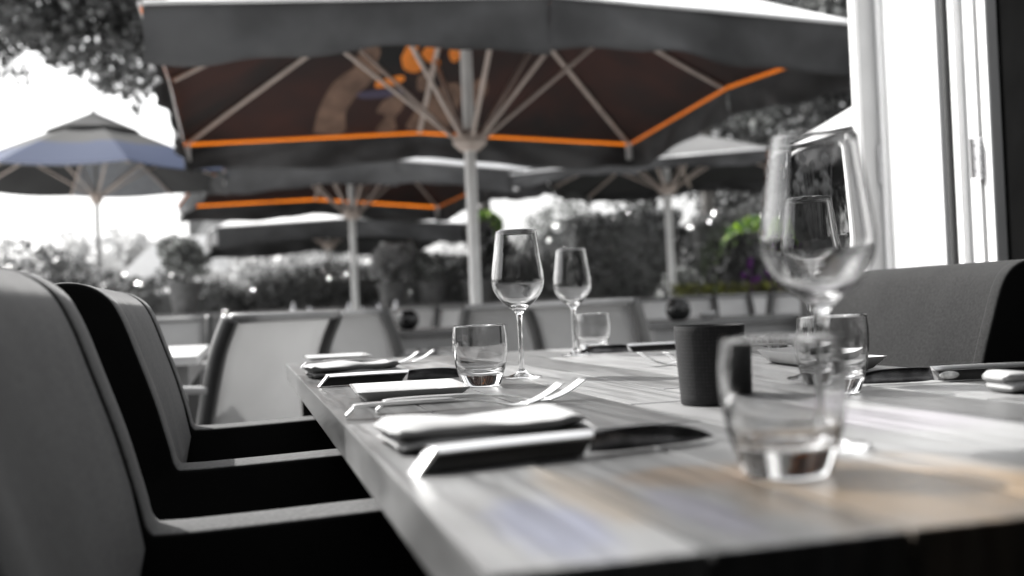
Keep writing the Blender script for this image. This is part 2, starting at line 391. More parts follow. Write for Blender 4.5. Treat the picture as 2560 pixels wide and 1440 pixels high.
# ------------------------------------------------------------------ dining table, plank by plank
W, L = .872, 2.115
tb = thing('dining_table', 'long pale oak plank dining table laid for a meal', 'table', A, YAW)
rows = 8; gw = .0011
rs = random.Random(5)
shared = {}
for i in range(rows):
    x0, x1 = W*i/rows+gw, W*(i+1)/rows-gw
    cuts = [0] + sorted([rs.uniform(.35, .85) + (.25 if i % 2 else 0), rs.uniform(1.15, 1.75)]) + [L]
    for j, (y0, y1) in enumerate(zip(cuts, cuts[1:])):
        up = rs.uniform(-.0004, .0004)
        b_ = bbox(x0, x1, y0+(gw if j else 0), y1-(gw if y1 < L else 0), .712, .75+up, .0018, 2)
        link('board', b_, WOOD[rs.randrange(5)], tb)
link('apron', bbox(.10, .125, .1, L-.1, .63, .7115), M['wood_leg'], tb); link('apron', bbox(W-.125, W-.10, .1, L-.1, .63, .7115), M['wood_leg'], tb)
link('apron', bbox(.1255, W-.1255, .1, .125, .63, .7115), M['wood_leg'], tb); link('apron', bbox(.1255, W-.1255, L-.125, L-.1, .63, .7115), M['wood_leg'], tb)
for x in (.03, W-.10):
    for y in (.05, L-.12): link('leg', bbox(x, x+.068, y, y+.068, .012, .7115 if False else .711), M['wood_leg'], tb)

# ------------------------------------------------------------------ glassware
def wine_profile():
    outer = spline([(.0335, .238), (.0375, .205), (.0425, .170), (.0432, .155), (.0395, .140), (.028, .124), (.013, .112), (.0065, .104), (.0042, .092), (.0038, .06), (.0043, .025), (.0075, .010), (.018, .0045), (.031, .0022), (.0325, .0012)], 5)
    inner = spline([(.0326, .2385), (.0367, .205), (.0417, .170), (.0424, .1553), (.0385, .1412), (.0270, .1262), (.011, .117), (.0, .1145)], 5)
    prof = [(.0, 0.0), (.0315, 0.0)] + outer[::-1] + [(.0329, .2389)] + inner
    return [(max(r, 0) if r > 1e-4 else 0, z) for r, z in prof]
def wine_glass(s, t, label, rz=0):
    o = thing('wine_glass', label, 'wine glass', T(s, t, .7508), rz, 'wine glasses on the oak table'); return o
bm = bmesh.new(); lathe(bm, wine_profile(), 72); wine_me = link('bowl_and_stem', bm, M['glass'], None, True)
wine_mesh = wine_me.data; bpy.data.objects.remove(wine_me)
def tumbler_profile():
    outer = spline([(.0395, .090), (.0412, .072), (.0408, .052), (.0372, .028), (.0315, .009), (.0285, .0015)], 6)
    inner = spline([(.0380, .0903), (.0395, .072), (.0388, .052), (.0345, .030), (.0262, .0215), (.0, .0180)], 6)
    return [(0, .0012), (.0200, .0012), (.024, 0.0), (.0275, .0)] + outer[::-1] + [(.0388, .0907)] + inner
bm = bmesh.new(); lathe(bm, tumbler_profile(), 72); t_ = link('tumbler', bm, M['glass'], None, True); tum_mesh = t_.data; bpy.data.objects.remove(t_)
for s, t, lab in ((.337, 1.179, 'tall stemmed wine glass just behind the tumbler by the folded napkin'),
                  (.623, 1.774, 'farthest stemmed wine glass touching the small tumbler at the far end'),
                  (.603, .735, 'wine glass seen through the big blurred glass behind the charcoal candle holder'),
                  (.331, .262, 'big blurred wine glass nearest the camera behind the near tumbler')):
    o = bpy.data.objects.new('wine_glass', wine_mesh); C.objects.link(o); o.location = T(s, t, .7508); o.rotation_euler = (0, 0, s*7)
    tag(o, lab, 'wine glass', 'wine glasses on the oak table')
for s, t, lab in ((.244, 1.066, 'sharp barrel shaped tumbler at the tip of the second knife'),
                  (.70, 1.867, 'farthest tumbler right beside the farthest wine glass stem'),
                  (.573, .640, 'tumbler in front of the charcoal fabric chair on the right'),
                  (.245, .171, 'large blurred tumbler nearest the camera in front of the candle holder')):
    o = bpy.data.objects.new('tumbler', tum_mesh); C.objects.link(o); o.location = T(s, t, .7508); o.rotation_euler = (0, 0, t*3)
    tag(o, lab, 'tumbler', 'water tumblers on the oak table')

# ------------------------------------------------------------------ candle holder
ch = thing('candle_holder', 'dark textured cylindrical candle holder in the middle of the oak table', 'candle holder', T(.405, .618, .7508))
prof = [(0, 0), (.0335, 0), (.0345, .0015)] + [(.0345+.0045*k/12, .0015+.0835*k/12) for k in range(1, 13)] + [(.0386, .0868), (.0378, .0868), (.0370, .085), (.0330, .006), (0, .006)]
bm = bmesh.new(); lathe(bm, prof, 64, uv=(62, 250)); link('cup', bm, M['holder'], ch, 'auto')
bm = bmesh.new(); lathe(bm, [(0, .007), (.026, .007), (.0265, .03), (.026, .066), (.022, .0685), (0, .067)], 32); cnd = link('candle', bm, M['wax'], ch, True)
bm = bmesh.new(); tube(bm, [(0, 0, .067), (.001, 0, .078)], .0012, 6); link('wick', bm, M['seal'], cnd)

# ------------------------------------------------------------------ cutlery
def knife_parts(par):
    # stands on its cutting edge: x along, z up; dark scales below a bright bevelled steel back
    L_ = .150
    def loft(sec, name, m, x0, x1, bevel=0.):
        bm = bmesh.new(); ra = []
        for k in range(13):
            u = k/12; x = x0+(x1-x0)*u; arch = 1+.03*math.sin(math.pi*u)
            ra.append([bm.verts.new((x + (z*.95 if k == 0 else (-(.019-z)*.75 if k == 12 else 0)), y, max(.0002, z*arch))) for y, z in sec])
        for a_, b_ in zip(ra, ra[1:]):
            for k in range(len(sec)): bm.faces.new((a_[k], a_[(k+1) % len(sec)], b_[(k+1) % len(sec)], b_[k]))
        bm.faces.new(ra[0]); bm.faces.new(ra[-1][::-1]); bmesh.ops.recalc_face_normals(bm, faces=bm.faces); bm.normal_update()
        if bevel: bev(bm, bevel, 2, 35)
        return link(name, bm, m, par, 'auto')
    loft([(-.0075, .0135), (-.0072, .0150), (-.0012, .0188), (.0035, .0188), (.0075, .0150), (.0078, .0135)], 'back_strap', M['satin'], .0, L_, .0005)
    loft([(-.0082, .0006), (-.0086, .0022), (-.0080, .0132), (.0080, .0132), (.0086, .0022), (.0082, .0006)], 'handle_scale', M['scale'], .0022, L_-.001, .0004)
    end = [(.0002, .0002), (.0030, .0002), (.0175, .0150), (.0172, .0178), (.0150, .0178)]
    bm = prism(end, -.0088, .0088, .0006, 2); link('end_cap', bm, M['satin'], par, 'auto')
    bl = [(.1460, .0020), (.1500, .0175)] + spline([(.160, .0185), (.190, .0190), (.225, .0168), (.250, .0105), (.264, .0040)], 4) + spline([(.264, .0034), (.240, .0008), (.19, .0002), (.160, .0006)], 4)
    bm = prism(bl, -.0013, .0013, .0005, 2); b = link('blade', bm, M['dark_steel'], par, 'auto')
def fork_parts(par):
    path = spline([(0, .0010), (.008, .0080), (.014, .0115), (.06, .0125), (.13, .0115), (.165, .0075), (.192, .0015), (.208, .0020)], 5)
    wid = lambda x: .0062 if x < .02 else (.0058 - .0030*min(1, max(0, (x-.08)/.07)) if x < .160 else .0028 + .0092*min(1, (x-.160)/.032))
    thk = lambda x: .0038 if x < .13 else .0018
    bm = bmesh.new(); rings = []
    for x, z in path:
        wv, th = wid(x), thk(x)
        rings.append([bm.verts.new((x, sy*wv, z + sz*th)) for sy, sz in ((-1, 0), (1, 0), (1, 1), (-1, 1))])
    for a, b in zip(rings, rings[1:]):
        for k in range(4): bm.faces.new((a[k], a[(k+1) % 4], b[(k+1) % 4], b[k]))
    bm.faces.new(rings[0]); bm.faces.new(rings[-1][::-1]); bmesh.ops.recalc_face_normals(bm, faces=bm.faces)
    bm.normal_update(); bev(bm, .0006, 2, 40)
    link('handle', bm, M['satin'], par, True)
    for k in range(4):
        y = -.0102 + .0068*k
        tp = spline([(.2075, .0020), (.222, .0060), (.238, .0135), (.254, .0240)], 4)
        bm = bmesh.new(); rings = []
        for i, (x, z) in enumerate(tp):
            wv = .0023*(1-.45*i/len(tp)); rings.append([bm.verts.new((x, y+sy*wv, z+sz*.0018)) for sy, sz in ((-1, 0), (1, 0), (1, 1), (-1, 1))])
        for a, b in zip(rings, rings[1:]):
            for q in range(4): bm.faces.new((a[q], a[(q+1) % 4], b[(q+1) % 4], b[q]))
        bm.faces.new(rings[0]); bm.faces.new(rings[-1][::-1]); bmesh.ops.recalc_face_normals(bm, faces=bm.faces)
        link('tine', bm, M['satin'], par, True)
kn = thing('knife', 'nearest steel knife, blurred, between the folded napkin and the near tumbler', 'knife', T(.014, .290, .7508), YAW+R(11), 'table knives'); knife_parts(kn)
for s, t, a, lab in ((.016, 1.247, 4, 'steel knife on the left pointing at the sharp tumbler'),
                     (.885, .655, 168, 'steel knife with pale badge in front of the charcoal chair'),
                     (.89, 1.74, 172, 'farthest steel knife pointing at the farthest tumbler from the right')):
    k_ = dup(kn, T(s, t, .7508), YAW+R(a), lab)
    if 'badge' in lab:
        bm = bmesh.new(); lathe(bm, [(0, 0), (.006, 0), (.0068, .0004), (.006, .0008), (0, .0009)], 20)
        for v in bm.verts: v.co = Vector((v.co.x*1.9+.130, .0084+v.co.z, v.co.y*.72+.0078))
        link('badge', bm, M['badge'], k_, True)
fk = thing('fork', 'blurred fork with raised tines behind the nearest napkin', 'fork', T(.008, .715, .7506), YAW+R(2), 'table forks'); fork_parts(fk)
for s, t, a, lab in ((.047, .755, 1, 'second fork beside the blurred fork, its tines further right'),
                     (.020, 1.80, 2, 'fork behind the far napkin at the left table edge'),
                     (.060, 1.84, 1, 'fork beside the small white dish with tines near the sharp tumbler'),
                     (.86, 1.22, 180, 'fork on the right side seen through the near tumbler'),
                     (.83, 1.27, 181, 'fork on the right side behind its twin, close to the charcoal chair')):
    dup(fk, T(s, t, .7506), YAW+R(a), lab)

# ------------------------------------------------------------------ napkins: folded cloth, layers wrapped round
def napkin(name, label, s, t, rz, L=.165, D=.105, H=.022, seed=1):
    par = thing(name, label, 'napkin', T(s, t, .7508), rz, 'folded cloth napkins')
    r_ = random.Random(seed); ph = [r_.uniform(0, 6.28) for _ in range(6)]
    def layer(x0, x1, y0, y1, z0, z1, nm, lip):
        nx, nc = 34, 22; bm = bmesh.new(); rings = []
        for i in range(nx+1):
            u = i/nx; x = x0+(x1-x0)*u; ring = []
            endr = min(1, math.sqrt(max(0, 1-(1-min(u, 1-u)/.045)**2))) if min(u, 1-u) < .045 else 1
            for k in range(nc):
                a = 2*math.pi*k/nc; c, s_ = math.cos(a), math.sin(a)
                yy = (y0+y1)/2 + (y1-y0)/2*math.copysign(abs(c)**.35, c)
                hz = (z1-z0)/2
                zz = (z0+z1)/2 + hz*math.copysign(abs(s_)**.75, s_)*endr
                wv = .0016*math.sin(9*u+ph[0]) + .0005*math.sin(21*u+ph[1]+c*2)
                if c < 0: yy += .010*(1-(zz-z0)/(z1-z0))
                if s_ > -.2: zz += (wv + .0022*math.sin(7*u+3*c+ph[2]))*min(1, s_+.2)
                yy += .0030*math.sin(6*u+ph[3]) + .0006*math.sin(17*u+ph[4])
                if lip and c < -.6: zz += .004*math.exp(-((u-.93)/.07)**2)+.003*math.exp(-((u-.02)/.06)**2)
                ring.append(bm.verts.new((x + .0015*math.sin(3*a+ph[5]), yy, max(0.0002, zz))))
            rings.append(ring)
        for a, b in zip(rings, rings[1:]):
            for k in range(nc): bm.faces.new((a[k], a[(k+1) % nc], b[(k+1) % nc], b[k]))
        bm.faces.new(rings[0][::-1]); bm.faces.new(rings[-1]); bmesh.ops.recalc_face_normals(bm, faces=bm.faces)
        link(nm, bm, M['cloth_white'], par, True)
    layer(0, L*1.02, 0, D, 0, H*.50, 'lower_fold', False)
    layer(-.003, L*.94, .004, D*1.02, H*.46, H, 'upper_fold', True)
    return par
napkin('napkin', 'nearest folded white napkin, blurred, behind the nearest knife', .022, .385, YAW+R(3), .175, .11, .021, 2)
napkin('napkin', 'folded white napkin in focus between the second knife and fork', .022, 1.44, YAW+R(4), .17, .12, .023, 5)
napkin('napkin', 'rolled white napkin cut off by the right edge of the photo', .70, .50, YAW+R(-6), .17, .05, .020, 8)

# ------------------------------------------------------------------ rectangular side dishes
def dish(label, s, t, rz, L=.145, D=.17, H=.017):
    par = tag_dish = None
    bm = bmesh.new(); th = .0035
    def ring(hx, hy, z, r=.008, n=4):
        vs = []
        for qx, qy, a0 in ((1, 1, 0), (-1, 1, 90), (-1, -1, 180), (1, -1, 270)):
            for k in range(n+1):
                a = R(a0+90*k/n); vs.append(bm.verts.new((qx*(hx-r)+r*math.cos(a), qy*(hy-r)+r*math.sin(a), z)))
        return vs
    rs_ = [ring(L*.36, D*.38, 0), ring(L*.40, D*.42, .003), ring(L*.5, D*.5, H-.002), ring(L*.505, D*.505, H), ring(L*.49, D*.49, H), ring(L*.385, D*.40, .0065), ring(L*.36, D*.38, th)]
    bm.faces.new(rs_[0][::-1]); bm.faces.new(rs_[-1])
    for a, b in zip(rs_, rs_[1:]):
        n = len(a)
        for k in range(n): bm.faces.new((a[k], a[(k+1) % n], b[(k+1) % n], b[k]))
    o = link('side_dish', bm, M['china'], None, 'auto', T(s, t, .7508)); o.rotation_euler = (0, 0, rz)
    return tag(o, label, 'dish', 'rectangular white side dishes')
dish('rectangular white dish behind the blurred pair of forks', .112, .935, YAW+R(-3))
dish('rectangular white dish at the far left corner of the oak table', .115, 2.02, YAW+R(0), .145, .16)
dish('rectangular white dish near the charcoal chair beyond the right tumbler', .745, .965, YAW+R(4), .145, .15, .02)

# ------------------------------------------------------------------ upholstered armchairs
def armchair(name, label, fab, group, top=.945, inner=.225):
    t = thing(name, label, 'armchair', group=group)
    f = (top-.66)/(.945-.66)
    def zz(z): return .66+(z-.66)*f if z > .66 else z
    prof = spline([(.40, .655), (.30, .668), (.10, .664), (.02, .663), (.002, .668), (-.006, .70), (-.022, .765), (-.042, .83), (-.060, .885), (-.078, .918), (-.108, .938), (-.145, .940), (-.175, .922), (-.188, .88), (-.185, .80), (-.17, .60), (-.14, .30), (-.13, .20)], 4)
    prof = [(x, zz(z)) for x, z in prof]
    low = [(.43, .20), (.452, .30), (.452, .55), (.445, .62), (.43, .648)]
    side = prof + low
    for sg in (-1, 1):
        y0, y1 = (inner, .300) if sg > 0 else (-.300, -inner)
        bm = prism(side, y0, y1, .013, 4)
        for fc in bm.faces: fc.material_index = 1 if abs(fc.normal.y) > .80 else 0  # faces turned sideways go black: their shade is put into the fabric colour
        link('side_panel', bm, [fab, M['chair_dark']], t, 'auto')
    # backrest between the two sides, front face flush with their edge
    fr_ = [(x-.004, z) for x, z in prof if x < .003 and z > .44]
    bk = [(-.05, .46), (-.02, .56), (-.002, .65)] + [p for p in fr_ if p[1] > .70 or p[0] < -.10] + [(-.15, .40), (-.10, .40)]
    bm = prism(bk, -inner+.0005, inner-.0005, 0); link('backrest', bm, fab, t, 'auto')
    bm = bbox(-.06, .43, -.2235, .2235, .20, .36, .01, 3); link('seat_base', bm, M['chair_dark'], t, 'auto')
    bm = bbox(-.03, .445, -.2225, .2225, .362, .455, .028, 4); link('seat_cushion', bm, fab, t, 'auto')
    for x in (-.11, .40):
        for y in (-.25, .25):
            bm = bmesh.new(); tube(bm, [(x, y, .012), (x, y, .2)], [.014, .022], 10); link('leg', bm, M['wood_leg'], t, 'auto')
    return t
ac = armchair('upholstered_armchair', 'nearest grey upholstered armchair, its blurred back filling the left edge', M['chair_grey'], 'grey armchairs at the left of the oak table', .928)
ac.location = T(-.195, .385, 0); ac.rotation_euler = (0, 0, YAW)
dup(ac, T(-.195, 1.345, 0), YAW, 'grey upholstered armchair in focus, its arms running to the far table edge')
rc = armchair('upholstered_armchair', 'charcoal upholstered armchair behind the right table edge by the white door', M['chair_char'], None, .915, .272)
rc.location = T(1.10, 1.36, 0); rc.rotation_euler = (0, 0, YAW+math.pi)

# ------------------------------------------------------------------ sling chairs on the terrace
def sling_chair(label, group='sling chairs on the terrace', sl='sling', frm='frame_dark'):
    t = thing('sling_chair', label, 'chair', group=group)
    bp2 = spline([(.03, .43), (-.005, .52), (-.035, .63), (-.075, .76), (-.125, .855)], 5)
    w2 = .235
    def strip(pts, y0, y1, th, name, m, bow=0.):
        n = 8; bm = bmesh.new(); top = []; bot = []
        for i, (x, z) in enumerate(pts):
            a, b = pts[max(0, i-1)], pts[min(len(pts)-1, i+1)]
            d = Vector((b[0]-a[0], 0, b[1]-a[1])).normalized(); nr = Vector((d.z, 0, -d.x))
            rt, rb = [], []
            for k in range(n+1):
                yy = y0+(y1-y0)*k/n; bw = bow*(1-(2*k/n-1)**2)
                p = Vector((x-bw, yy, z)); rt.append(bm.verts.new(p)); rb.append(bm.verts.new(p+nr*th))
            top.append(rt); bot.append(rb)
        for g, fl in ((top, 0), (bot, 1)):
            for i in range(len(g)-1):
                for k in range(n):
                    q = (g[i][k], g[i][k+1], g[i+1][k+1], g[i+1][k]); bm.faces.new(q if fl else q[::-1])
        for i in range(len(top)-1):
            for k, s_ in ((0, 0), (n, 1)): bm.faces.new((top[i][k], top[i+1][k], bot[i+1][k], bot[i][k]))
        for i in (0, len(top)-1):
            for k in range(n): bm.faces.new((top[i][k], top[i][k+1], bot[i][k+1], bot[i][k]))
        bmesh.ops.recalc_face_normals(bm, faces=bm.faces)
        return link(name, bm, m, t, True)
    strip(bp2, -w2, w2, .003, 'back_sling', M[sl], .03)
    strip(spline([(.03, .425), (.2, .41), (.40, .43)], 4), -w2, w2, .003, 'seat_sling', M[sl])
    for sg in (-1, 1):
        y = sg*(w2+.016)
        bm = bmesh.new(); tube(bm, [(x, y, z) for x, z in ([(-.07, .005), (-.02, .2)] + [(q[0], q[1]) for q in bp2] + [(-.13, .865)])], .021, 10, 1.5); link('rear_leg', bm, M[frm], t, True)
        bm = bmesh.new(); tube(bm, [(.44, y, .005), (.41, y, .43), (.38, y, .635)], .014, 10); link('front_leg', bm, M[frm], t, True)
        link('armrest', bbox(-.05, .42, y-.022, y+.022, .640, .662, .006), M['frame_mid'], t)
        bm = bmesh.new(); tube(bm, [(.02, y, .425), (.41, y, .425)], .012, 8); link('seat_rail', bm, M[frm], t, True)
    bm = bmesh.new(); tube(bm, [(-.128-.035*(1-(k/5)**2), y*(w2+.015)/1., .862) for k, y in ((-5, -1), (-3, -.6), (-1, -.2), (1, .2), (3, .6), (5, 1))], .016, 10, 1.5); link('top_rail', bm, M['frame_mid'], t, True)
    return t
def face(a):   # chair forward direction, degrees left of straight ahead
    return R(90 + a)
s1 = sling_chair('sling chair turned away to the left, standing just beyond the oak table corner'); s1.location = (-.833, 3.365, 0); s1.rotation_euler = (0, 0, face(62))
spots = [(-.70, 5.0, -40, 'sling chair with curved back to the right of the nearest sling chair'),
         (-1.72, 4.95, 190, 'sling chair behind the small terrace table at the left'),
         (.33, 4.12, -38, 'sling chair behind the two farthest glasses'),
         (-.02, 4.8, 20, 'half hidden sling chair behind the tall sharp wine glass'),
         (-.28, 6.75, 170, 'pale sling chair behind the white pole of the big parasol'),
         (-.80, 7.3, 150, 'sling chair beside the dark pot left of the big parasol pole'),
         (1.02, 6.5, 175, 'leftmost of the pale sling chairs behind the candle holder'),
         (1.36, 6.9, 185, 'second of the pale sling chairs behind the candle holder'),
         (1.62, 7.3, 180, 'third of the pale sling chairs behind the candle holder'),
         (1.80, 6.4, 150, 'brightest pale sling chair beside the big blurred wine glass'),
         (-.05, 8.6, 200, 'sling chair deep on the terrace between the parasol poles'),
         (-2.1, 9.0, -30, 'sling chair near the potted shrub far left on the terrace'),
         (-1.2, 8.8, 175, 'sling chair by the far table under the second parasol')]
for x, y, a, lab in spots:
    c_ = dup(s1, (x, y, 0), face(a), lab)
    if 'pale' in lab:      # lit copy of the mesh: sunlight missing under the parasol put into the colour
        for ch_ in c_.children:
            if 'sling' in ch_.name and 'chair' not in ch_.name:
                ch_.material_slots[0].link = 'OBJECT'; ch_.material_slots[0].material = M['sling_lit']

# ------------------------------------------------------------------ terrace tables
def terrace_table(label, x, y, rz, wx, wy, top, z=.75):
    t = thing('terrace_table', label, 'table', (x, y, 0), rz, 'terrace tables')
    link('tabletop', bbox(-wx/2, wx/2, -wy/2, wy/2, z-.03, z, .004), M[top], t)
    link('apron', bbox(-wx/2+.03, wx/2-.03, -wy/2+.03, wy/2-.03, z-.10, z-.0305, .004), M['frame_mid'], t)
    for sx in (-1, 1):
        for sy in (-1, 1):
            cx, cy = sx*(wx/2-.07), sy*(wy/2-.07)
            link('leg', bbox(cx-.025, cx+.025, cy-.025, cy+.025, 0.001, z-.1005, .003), M['frame_dark'], t)
    return t
terrace_table('small terrace table with a pale top beside the nearest sling chair', -1.62, 3.78, YAW, .95, 1.25, 'table_pale')
terrace_table('dark terrace table behind the sharp tumbler', -.28, 6.0, YAW, 1.0, .8, 'table_dark')
terrace_table('dark terrace table behind the candle holder', 1.15, 5.65, YAW, 1.2, .8, 'table_dark')
terrace_table('terrace table with bottles under the second parasol', -1.45, 9.6, YAW, 1.6, .8, 'table_dark')
bm = bmesh.new(); lathe(bm, [(0, 0), (.03, 0), (.055, .02), (.064, .05), (.058, .085), (.036, .105), (.034, .112), (.030, .112), (.032, .10), (.05, .08), (.055, .05), (.045, .02), (0, .008)], 24)
for v in bm.verts:
    a = math.atan2(v.co.y, v.co.x); k = 1+.05*math.cos(10*a); v.co.x *= k; v.co.y *= k
o = link('ribbed_pot', bm, M['shade'], None, True, (.86, 5.42, .751)); tag(o, 'round black ribbed pot on the table behind the candle holder', 'pot', 'ribbed black pots')
o2 = o.copy(); C.objects.link(o2); o2.location = (-.60, 5.9, .751); o2['label'] = 'round black ribbed pot on the table left of the big parasol pole'
bm = bmesh.new(); lathe(bm, [(0, 0), (.03, 0), (.045, .02), (.05, .04), (.047, .04), (.04, .02), (0, .006)], 24)
tag(link('small_bowl', bm, M['china'], None, True, (1.03, 5.55, .751)), 'small white bowl beside the black ribbed pot', 'bowl')
def bottle_bm(h, r):
    bm = bmesh.new(); lathe(bm, [(0, 0), (r, 0), (r, h*.6), (r*.85, h*.68), (r*.38, h*.78), (r*.36, h), (0, h)], 16); return bm
b0 = None
for i, (x, y, lab) in enumerate(((-2.0, 9.5, 'leftmost shiny bottle on the far terrace table'), (-1.84, 9.45, 'second shiny bottle left of the second parasol pole'), (-1.50, 9.55, 'shiny bottle right before the second parasol pole'), (-1.36, 9.4, 'shiny bottle just right of the second parasol pole'), (-1.22, 9.5, 'second to last shiny bottle on the far terrace table'), (-1.06, 9.45, 'rightmost shiny bottle on the far terrace table'))):
    if b0 is None:
        b0 = link('bottle', bottle_bm(.22, .035), M['steel'], None, True, (x, y, .751)); o = b0
    else:
        o = b0.copy(); C.objects.link(o); o.location = (x, y, .751); o.scale = (1, 1, .7+.1*(i % 3))
    tag(o, lab, 'bottle', 'bottles on the far terrace table')

# ------------------------------------------------------------------ square market parasols
def parasol(label, x, y, rz, a=1.8, ze=2.22, rise=.95, mid=.096, val=.27, hub=1.93, print_=False, tops='roof_cloth', under='under', trim='orange', lean=0, group='square market parasols', simple=False, polem='pole', pr=.038):
    t = thing('market_parasol', label, 'parasol', (x, y, 0), rz, group)
    t.rotation_euler = (0, R(lean), rz)
    rim = []
    for k in range(8):
        ang = k*45; cx = [1, 1, 0, -1, -1, -1, 0, 1][k]*a; cy_ = [0, 1, 1, 1, 0, -1, -1, -1][k]*a
        rim.append((cx, cy_, ze + (mid if k % 2 == 0 else 0)))
    def surf(px, py, off=0.):
        m = max(abs(px), abs(py))/a
        if m < 1e-6: return ze+mid+rise-off
        ex, ey = px/m, py/m; ww = min(abs(ex), abs(ey))/a      # 0 at mid edge, 1 at corner
        zr = ze + mid*(1-ww)
        sag = .05*math.sin(math.pi*min(1, ww))*m*m*(1-m**5) + .006*math.sin(px*9+py*4)*math.sin(m*math.pi)
        return zr + (ze+mid+rise-zr)*(1-m) - sag - off
    def panel_bm(k, off):
        p0 = Vector(rim[k]); p1 = Vector(rim[(k+1) % 8]); n = 14; bm = bmesh.new(); g = []
        for i in range(n+1):
            r = i/n; row = []
            for j in range(n+1):
                w_ = j/n; q = p0.lerp(p1, w_)*r; row.append(bm.verts.new((q.x, q.y, surf(q.x, q.y, off))))
            g.append(row)
        for i in range(n):
            for j in range(n): bm.faces.new((g[i][j], g[i+1][j], g[i+1][j+1], g[i][j+1]))
        bmesh.ops.remove_doubles(bm, verts=bm.verts, dist=1e-5)
        for f in bm.faces:
            if f.normal.z < 0: f.normal_flip()
        return bm
    for k in range(8):
        link('canopy_panel', panel_bm(k, 0), M[tops], t, True)
        link('lining_panel', panel_bm(k, .008), M[under], t, True)
    for k in range(8):      # hanging valance, gently waved, with a real thickness
        p0 = Vector(rim[k]); p1 = Vector(rim[(k+1) % 8]); n = 44; bm = bmesh.new(); g = []
        nr = Vector((p0.x+p1.x, p0.y+p1.y, 0)); nr = Vector((1, 0, 0))*(1 if nr.x > 0 else -1) if abs(p0.x-p1.x) < 1e-6 else Vector((0, 1, 0))*(1 if nr.y > 0 else -1)
        c_ = (k % 2 == 0)
        for i in range(n+1):
            u = i/n; q = p0.lerp(p1, u); col = []
            cu = u if c_ else 1-u     # 1 at the corner
            for j in range(9):
                v = j/8; band = .036 if (trim and k not in (5, 6)) else 0.; wv = (.024*math.sin(cu*9+k)+.012*math.sin(cu*23+k*2))*v + .010*math.sin(cu*17-v*5+k*1.3)*min(1, v*3) + .022*math.exp(-((cu-.10-.22*v)/.06)**2)*v + .016*math.exp(-((1-cu-.06-.15*v)/.05)**2)*v - .012*math.exp(-((cu-.45+.2*v)/.035)**2)*v
                zz = -band-(val-band)*v + (.022*math.sin(cu*math.pi*2.1+k)+.006*math.sin(cu*21+k))*v
                pull = -.035*v*(cu**6)
                p = q + nr*(wv+.004+pull) + Vector((0, 0, zz+.004)); col.append((bm.verts.new(p), bm.verts.new(p-nr*.003)))
            g.append(col)
        for i in range(n):
            for j in range(8):
                for s_ in (0, 1):
                    bm.faces.new((g[i][j][s_], g[i+1][j][s_], g[i+1][j+1][s_], g[i][j+1][s_]))
            bm.faces.new((g[i][8][0], g[i+1][8][0], g[i+1][8][1], g[i][8][1]))
        bmesh.ops.recalc_face_normals(bm, faces=bm.faces)
        if trim and k not in (5, 6):
            pass
        link('valance', bm, M['valance'], t, True)
        d_ = (p1-p0).normalized(); ins = -nr*.02
        if trim:
            if k in (5, 6):
                bm = bmesh.new(); tube(bm, [p0+ins+Vector((0, 0, -.018)), p1+ins+Vector((0, 0, -.018))], .014, 8, 1); link('binding', bm, M[trim], t, True)
            else:     # a backlit strip of orange cloth closing the gap above the valance
                bm = bmesh.new(); g_ = []
                for u in range(9):
                    q = p0.lerp(p1, u/8); g_.append([bm.verts.new(q+nr*(.005+.006*math.sin(math.pi*v_/3))+Vector((0, 0, -.040*v_/3+.002))) for v_ in range(4)])
                for a_, b_ in zip(g_, g_[1:]):
                    for v_ in range(3): bm.faces.new((a_[v_], b_[v_], b_[v_+1], a_[v_+1]))
                link('binding', bm, M[trim], t, True)
        bm = bmesh.new(); q0, q1 = p0+nr*.014, p1+nr*.014
        tube(bm, [q0+Vector((0, 0, .003)), q1+Vector((0, 0, .003))], .011, 6); link('piping', bm, M['roof_cloth'], t, True)
    bm = bmesh.new(); tube(bm, [(0, 0, .06), (0, 0, ze+mid+rise-.03)], pr, 20); link('pole', bm, M[polem], t, 'auto')
    bm = bmesh.new(); lathe(bm, [(0, .0), (.06, .0), (.11, .05), (.11, .09), (.075, .12), (0, .12)], 20); link('hub', bm, M['rib'], t, 'auto', (0, 0, hub-.06))
    link('base_plate', bbox(-.4, .4, -.4, .4, .001, .06, .01), M['frame_dark'], t)
    for k in range(8):
        p1 = Vector(rim[k]); L_ = p1.xy.length; dr_ = Vector((p1.x, p1.y, 0)).normalized()
        top_ = Vector((0, 0, ze+mid+rise-.05)); end = p1 - dr_*.02 + Vector((0, 0, -.03))
        rb_ = []
        for i in range(7):
            q = p1*(i/6)*.985; rb_.append(Vector((q.x, q.y, surf(q.x, q.y, .035))))
        bm = bmesh.new(); tube(bm, rb_, .014, 8, 1.4); rb = link('rib', bm, M['rib'], t, 'auto')
        q = p1*(.39 if k % 2 else .56); tgt = Vector((q.x, q.y, surf(q.x, q.y, .045)))
        bm = bmesh.new(); tube(bm, [Vector((0, 0, hub)) + dr_*.07, tgt], .0125, 8, 1.2); link('strut', bm, M['rib'], t, 'auto')
        if k % 2:
            link('corner_pocket', bbox(-.022, .022, -.022, .022, -.14, -.01, .006), M['roof_cloth'], t).location = p1 - dr_*.035 + Vector((0, 0, -.02))
